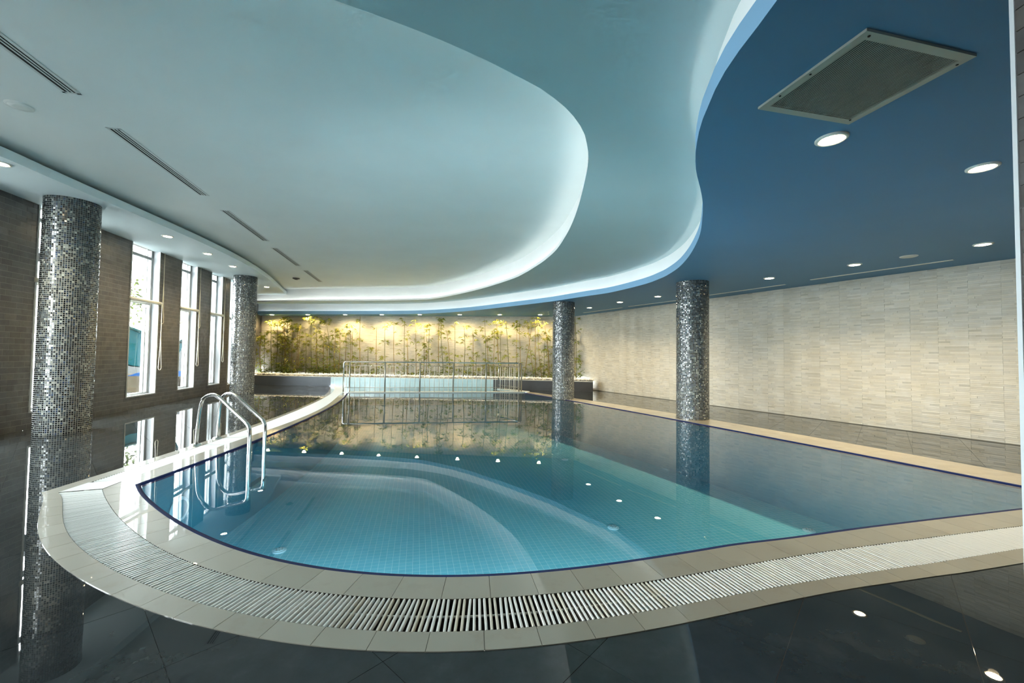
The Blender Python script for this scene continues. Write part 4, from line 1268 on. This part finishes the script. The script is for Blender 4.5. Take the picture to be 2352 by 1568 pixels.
# ------------------------------------------------------------------ downlights
lens_me = MB().lathe([(.068, -.006), (.066, -.012), (.02, -.014)], 24).data('lens', M_lens, True)
ring_me = MB().lathe([(.098, 0), (.098, -.008), (.086, -.016), (.070, -.012), (.070, -.004)], 28).data('ring', M_ring, True)
def downlight(x, y, z, label, group, power=1., angle=130, blend=.9, color=WARM):
    e = empty('downlight', (x, y, z), label, 'downlight', group)
    rg_ = obj('ring', ring_me, e, Matrix.Translation((x, y, z)))
    obj('lens', lens_me, rg_, Matrix.Translation((x, y, z)))
    ld = bpy.data.lights.new('bulb', 'SPOT'); ld.energy = SPOT_W * power; ld.color = color
    ld.spot_size = R(angle); ld.spot_blend = blend; ld.shadow_soft_size = .05
    lo = bpy.data.objects.new('bulb', ld)
    link(lo, e, Matrix.Translation((x, y, z - .04)))
for k, (x, y) in enumerate(((-6.30, 5.0), (-6.867, 8.147), (-7.119, 9.573), (-7.471, 10.968), (-8.60, 14.40))):
    downlight(x, y, Z_SOF, 'recessed downlight in the pale soffit, ' + ['beyond the picture edge', 'nearest one in view by the windows', 'second one along the windows', 'third one along the windows', 'last one past the far column'][k], 'downlights in the pale soffit', .6)
for k, (x, y) in enumerate(((-9.952, 17.095), (-8.372, 16.891), (-6.755, 16.682), (-5.214, 16.482), (-3.656, 16.281), (-2.049, 16.073), (-0.482, 15.87), (1.062, 15.671))):
    downlight(x, y, Z_LOW, 'lit downlight above the bamboo, %s from the windows' % ordinal(k), 'downlights above the bamboo', .62, 165, .7, (1.0, .74, .36))
rl = [(2.468, 13.201, 'farthest lit downlight beside the cream wall'), (3.058, 11.727, 'second farthest lit downlight beside the cream wall'), (3.714, 10.531, 'third farthest lit downlight, just before the pool-edge column'),
      (4.947, 7.932, 'lit downlight just past the pool-edge column'), (5.576, 6.704, 'lit downlight beside the slim slot diffuser'), (6.219, 5.428, 'lit downlight near the cream wall at the picture edge'),
      (3.736, 3.251, 'lit downlight in the blue ceiling near the brick pillar trim'), (2.225, 2.855, 'lit downlight closest to the large air grille')]
for x, y, lb2 in rl: downlight(x, y, Z_LOW, lb2, 'downlights in the blue ceiling', .75 if y > 4 else .42)

# ------------------------------------------------------------------ outside the windows
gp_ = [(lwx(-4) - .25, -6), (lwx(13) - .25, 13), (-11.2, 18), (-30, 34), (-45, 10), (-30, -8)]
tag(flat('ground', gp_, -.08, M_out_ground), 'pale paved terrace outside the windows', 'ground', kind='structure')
e = empty('water_slide', (-12.0, 13.2, 0), 'teal half-pipe water slide seen through the window', 'slide')
P = [Vector((-9.4, 10.6, 1.55)), Vector((-10.4, 11.6, 1.50)), Vector((-11.6, 12.5, 1.62)), Vector((-13.0, 13.3, 1.9)), Vector((-14.6, 13.8, 2.4))]
P = cat3(P, 6)
q = MB(); nseg = 12
rings = []
for i, p in enumerate(P):
    t = (P[min(i + 1, len(P) - 1)] - P[max(i - 1, 0)]).normalized(); s_ = t.cross(Vector((0, 0, 1))).normalized(); u_ = s_.cross(t)
    rings.append([p + s_ * .80 * math.cos(a) + u_ * .72 * math.sin(a) for a in [math.pi + math.pi * k / nseg for k in range(nseg + 1)]])
V = [v for r_ in rings for v in r_]; m_ = nseg + 1
q.add(V, [(i * m_ + k, i * m_ + k + 1, (i + 1) * m_ + k + 1, (i + 1) * m_ + k) for i in range(len(P) - 1) for k in range(nseg)])
q.build('chute', M_slide, e, True)
for side in (0, nseg): MB().tube([r_[side] for r_ in rings], .05, 8).build('rim', M_slide_edge, e, True)
for p in (P[0], P[22]): MB().tube([Vector((p.x, p.y, -.08)), Vector((p.x, p.y, p.z - .6))], .07, 8).build('support', M_post, e, True)
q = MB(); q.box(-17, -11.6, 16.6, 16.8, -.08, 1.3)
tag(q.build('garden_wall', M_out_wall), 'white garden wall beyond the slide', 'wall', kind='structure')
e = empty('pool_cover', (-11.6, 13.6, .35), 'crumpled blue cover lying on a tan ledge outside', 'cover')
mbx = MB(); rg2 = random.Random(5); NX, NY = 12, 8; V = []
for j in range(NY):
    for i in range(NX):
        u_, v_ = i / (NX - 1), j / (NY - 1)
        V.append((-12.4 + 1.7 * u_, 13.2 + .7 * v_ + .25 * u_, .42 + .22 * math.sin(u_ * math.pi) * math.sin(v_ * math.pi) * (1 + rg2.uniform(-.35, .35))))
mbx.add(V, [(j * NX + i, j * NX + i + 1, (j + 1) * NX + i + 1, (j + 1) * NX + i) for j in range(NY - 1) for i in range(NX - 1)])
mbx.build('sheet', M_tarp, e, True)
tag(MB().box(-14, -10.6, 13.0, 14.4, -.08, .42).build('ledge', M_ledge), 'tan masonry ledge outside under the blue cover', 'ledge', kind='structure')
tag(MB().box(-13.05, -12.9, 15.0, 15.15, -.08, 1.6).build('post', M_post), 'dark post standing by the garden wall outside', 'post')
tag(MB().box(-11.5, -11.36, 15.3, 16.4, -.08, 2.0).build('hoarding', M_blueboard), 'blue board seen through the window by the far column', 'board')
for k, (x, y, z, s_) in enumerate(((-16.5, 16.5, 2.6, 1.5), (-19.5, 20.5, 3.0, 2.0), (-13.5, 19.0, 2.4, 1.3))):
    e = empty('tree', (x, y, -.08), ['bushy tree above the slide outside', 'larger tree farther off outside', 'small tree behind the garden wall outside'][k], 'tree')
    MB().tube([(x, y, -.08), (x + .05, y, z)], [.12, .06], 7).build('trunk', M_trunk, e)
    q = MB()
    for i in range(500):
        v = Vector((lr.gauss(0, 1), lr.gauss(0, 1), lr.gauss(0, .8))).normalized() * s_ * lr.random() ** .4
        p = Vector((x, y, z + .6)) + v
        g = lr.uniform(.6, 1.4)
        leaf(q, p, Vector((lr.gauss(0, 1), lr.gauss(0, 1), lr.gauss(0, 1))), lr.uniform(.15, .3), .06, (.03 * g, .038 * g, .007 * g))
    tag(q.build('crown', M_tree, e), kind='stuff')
e = empty('canopy', (-12.5, 11.5, 3.4), 'grey boarded canopy eave outside with small dark spots', 'canopy')
Mx = Matrix.Translation((-11.5, 10.5, 3.62)) @ Matrix.Rotation(R(35), 4, 'Z') @ Matrix.Rotation(R(-6), 4, 'Y')
MB().box(-3.0, 1.2, -.35, .9, 0, .12, Mx).build('eave', M_eave, e)
for i in range(6):
    c = Mx @ Vector((-2.6 + i * .6, .2, 0)); MB().lathe([(.035, c.z - .012), (.035, c.z - .002)], 10, (c.x, c.y)).build('spot', M_sensor, e)

# daylight sampling aid: portals in the window openings
for k, (a, b) in enumerate(openings):
    ld = bpy.data.lights.new('window_portal', 'AREA'); ld.shape = 'RECTANGLE'; ld.size = b - a; ld.size_y = Z_SOF - SILL
    ld.cycles.is_portal = True
    lo = bpy.data.objects.new('window_portal', ld)
    Mz = Matrix.Identity(4)
    for i in range(3): Mz[i][0], Mz[i][1], Mz[i][2] = e_l[i], (0, 0, 1)[i], -n_l[i]
    c = ML @ Vector(((a + b) / 2, -TH - .06, (SILL + Z_SOF) / 2))
    Mz[0][3], Mz[1][3], Mz[2][3] = c
    link(lo, None, Mz)
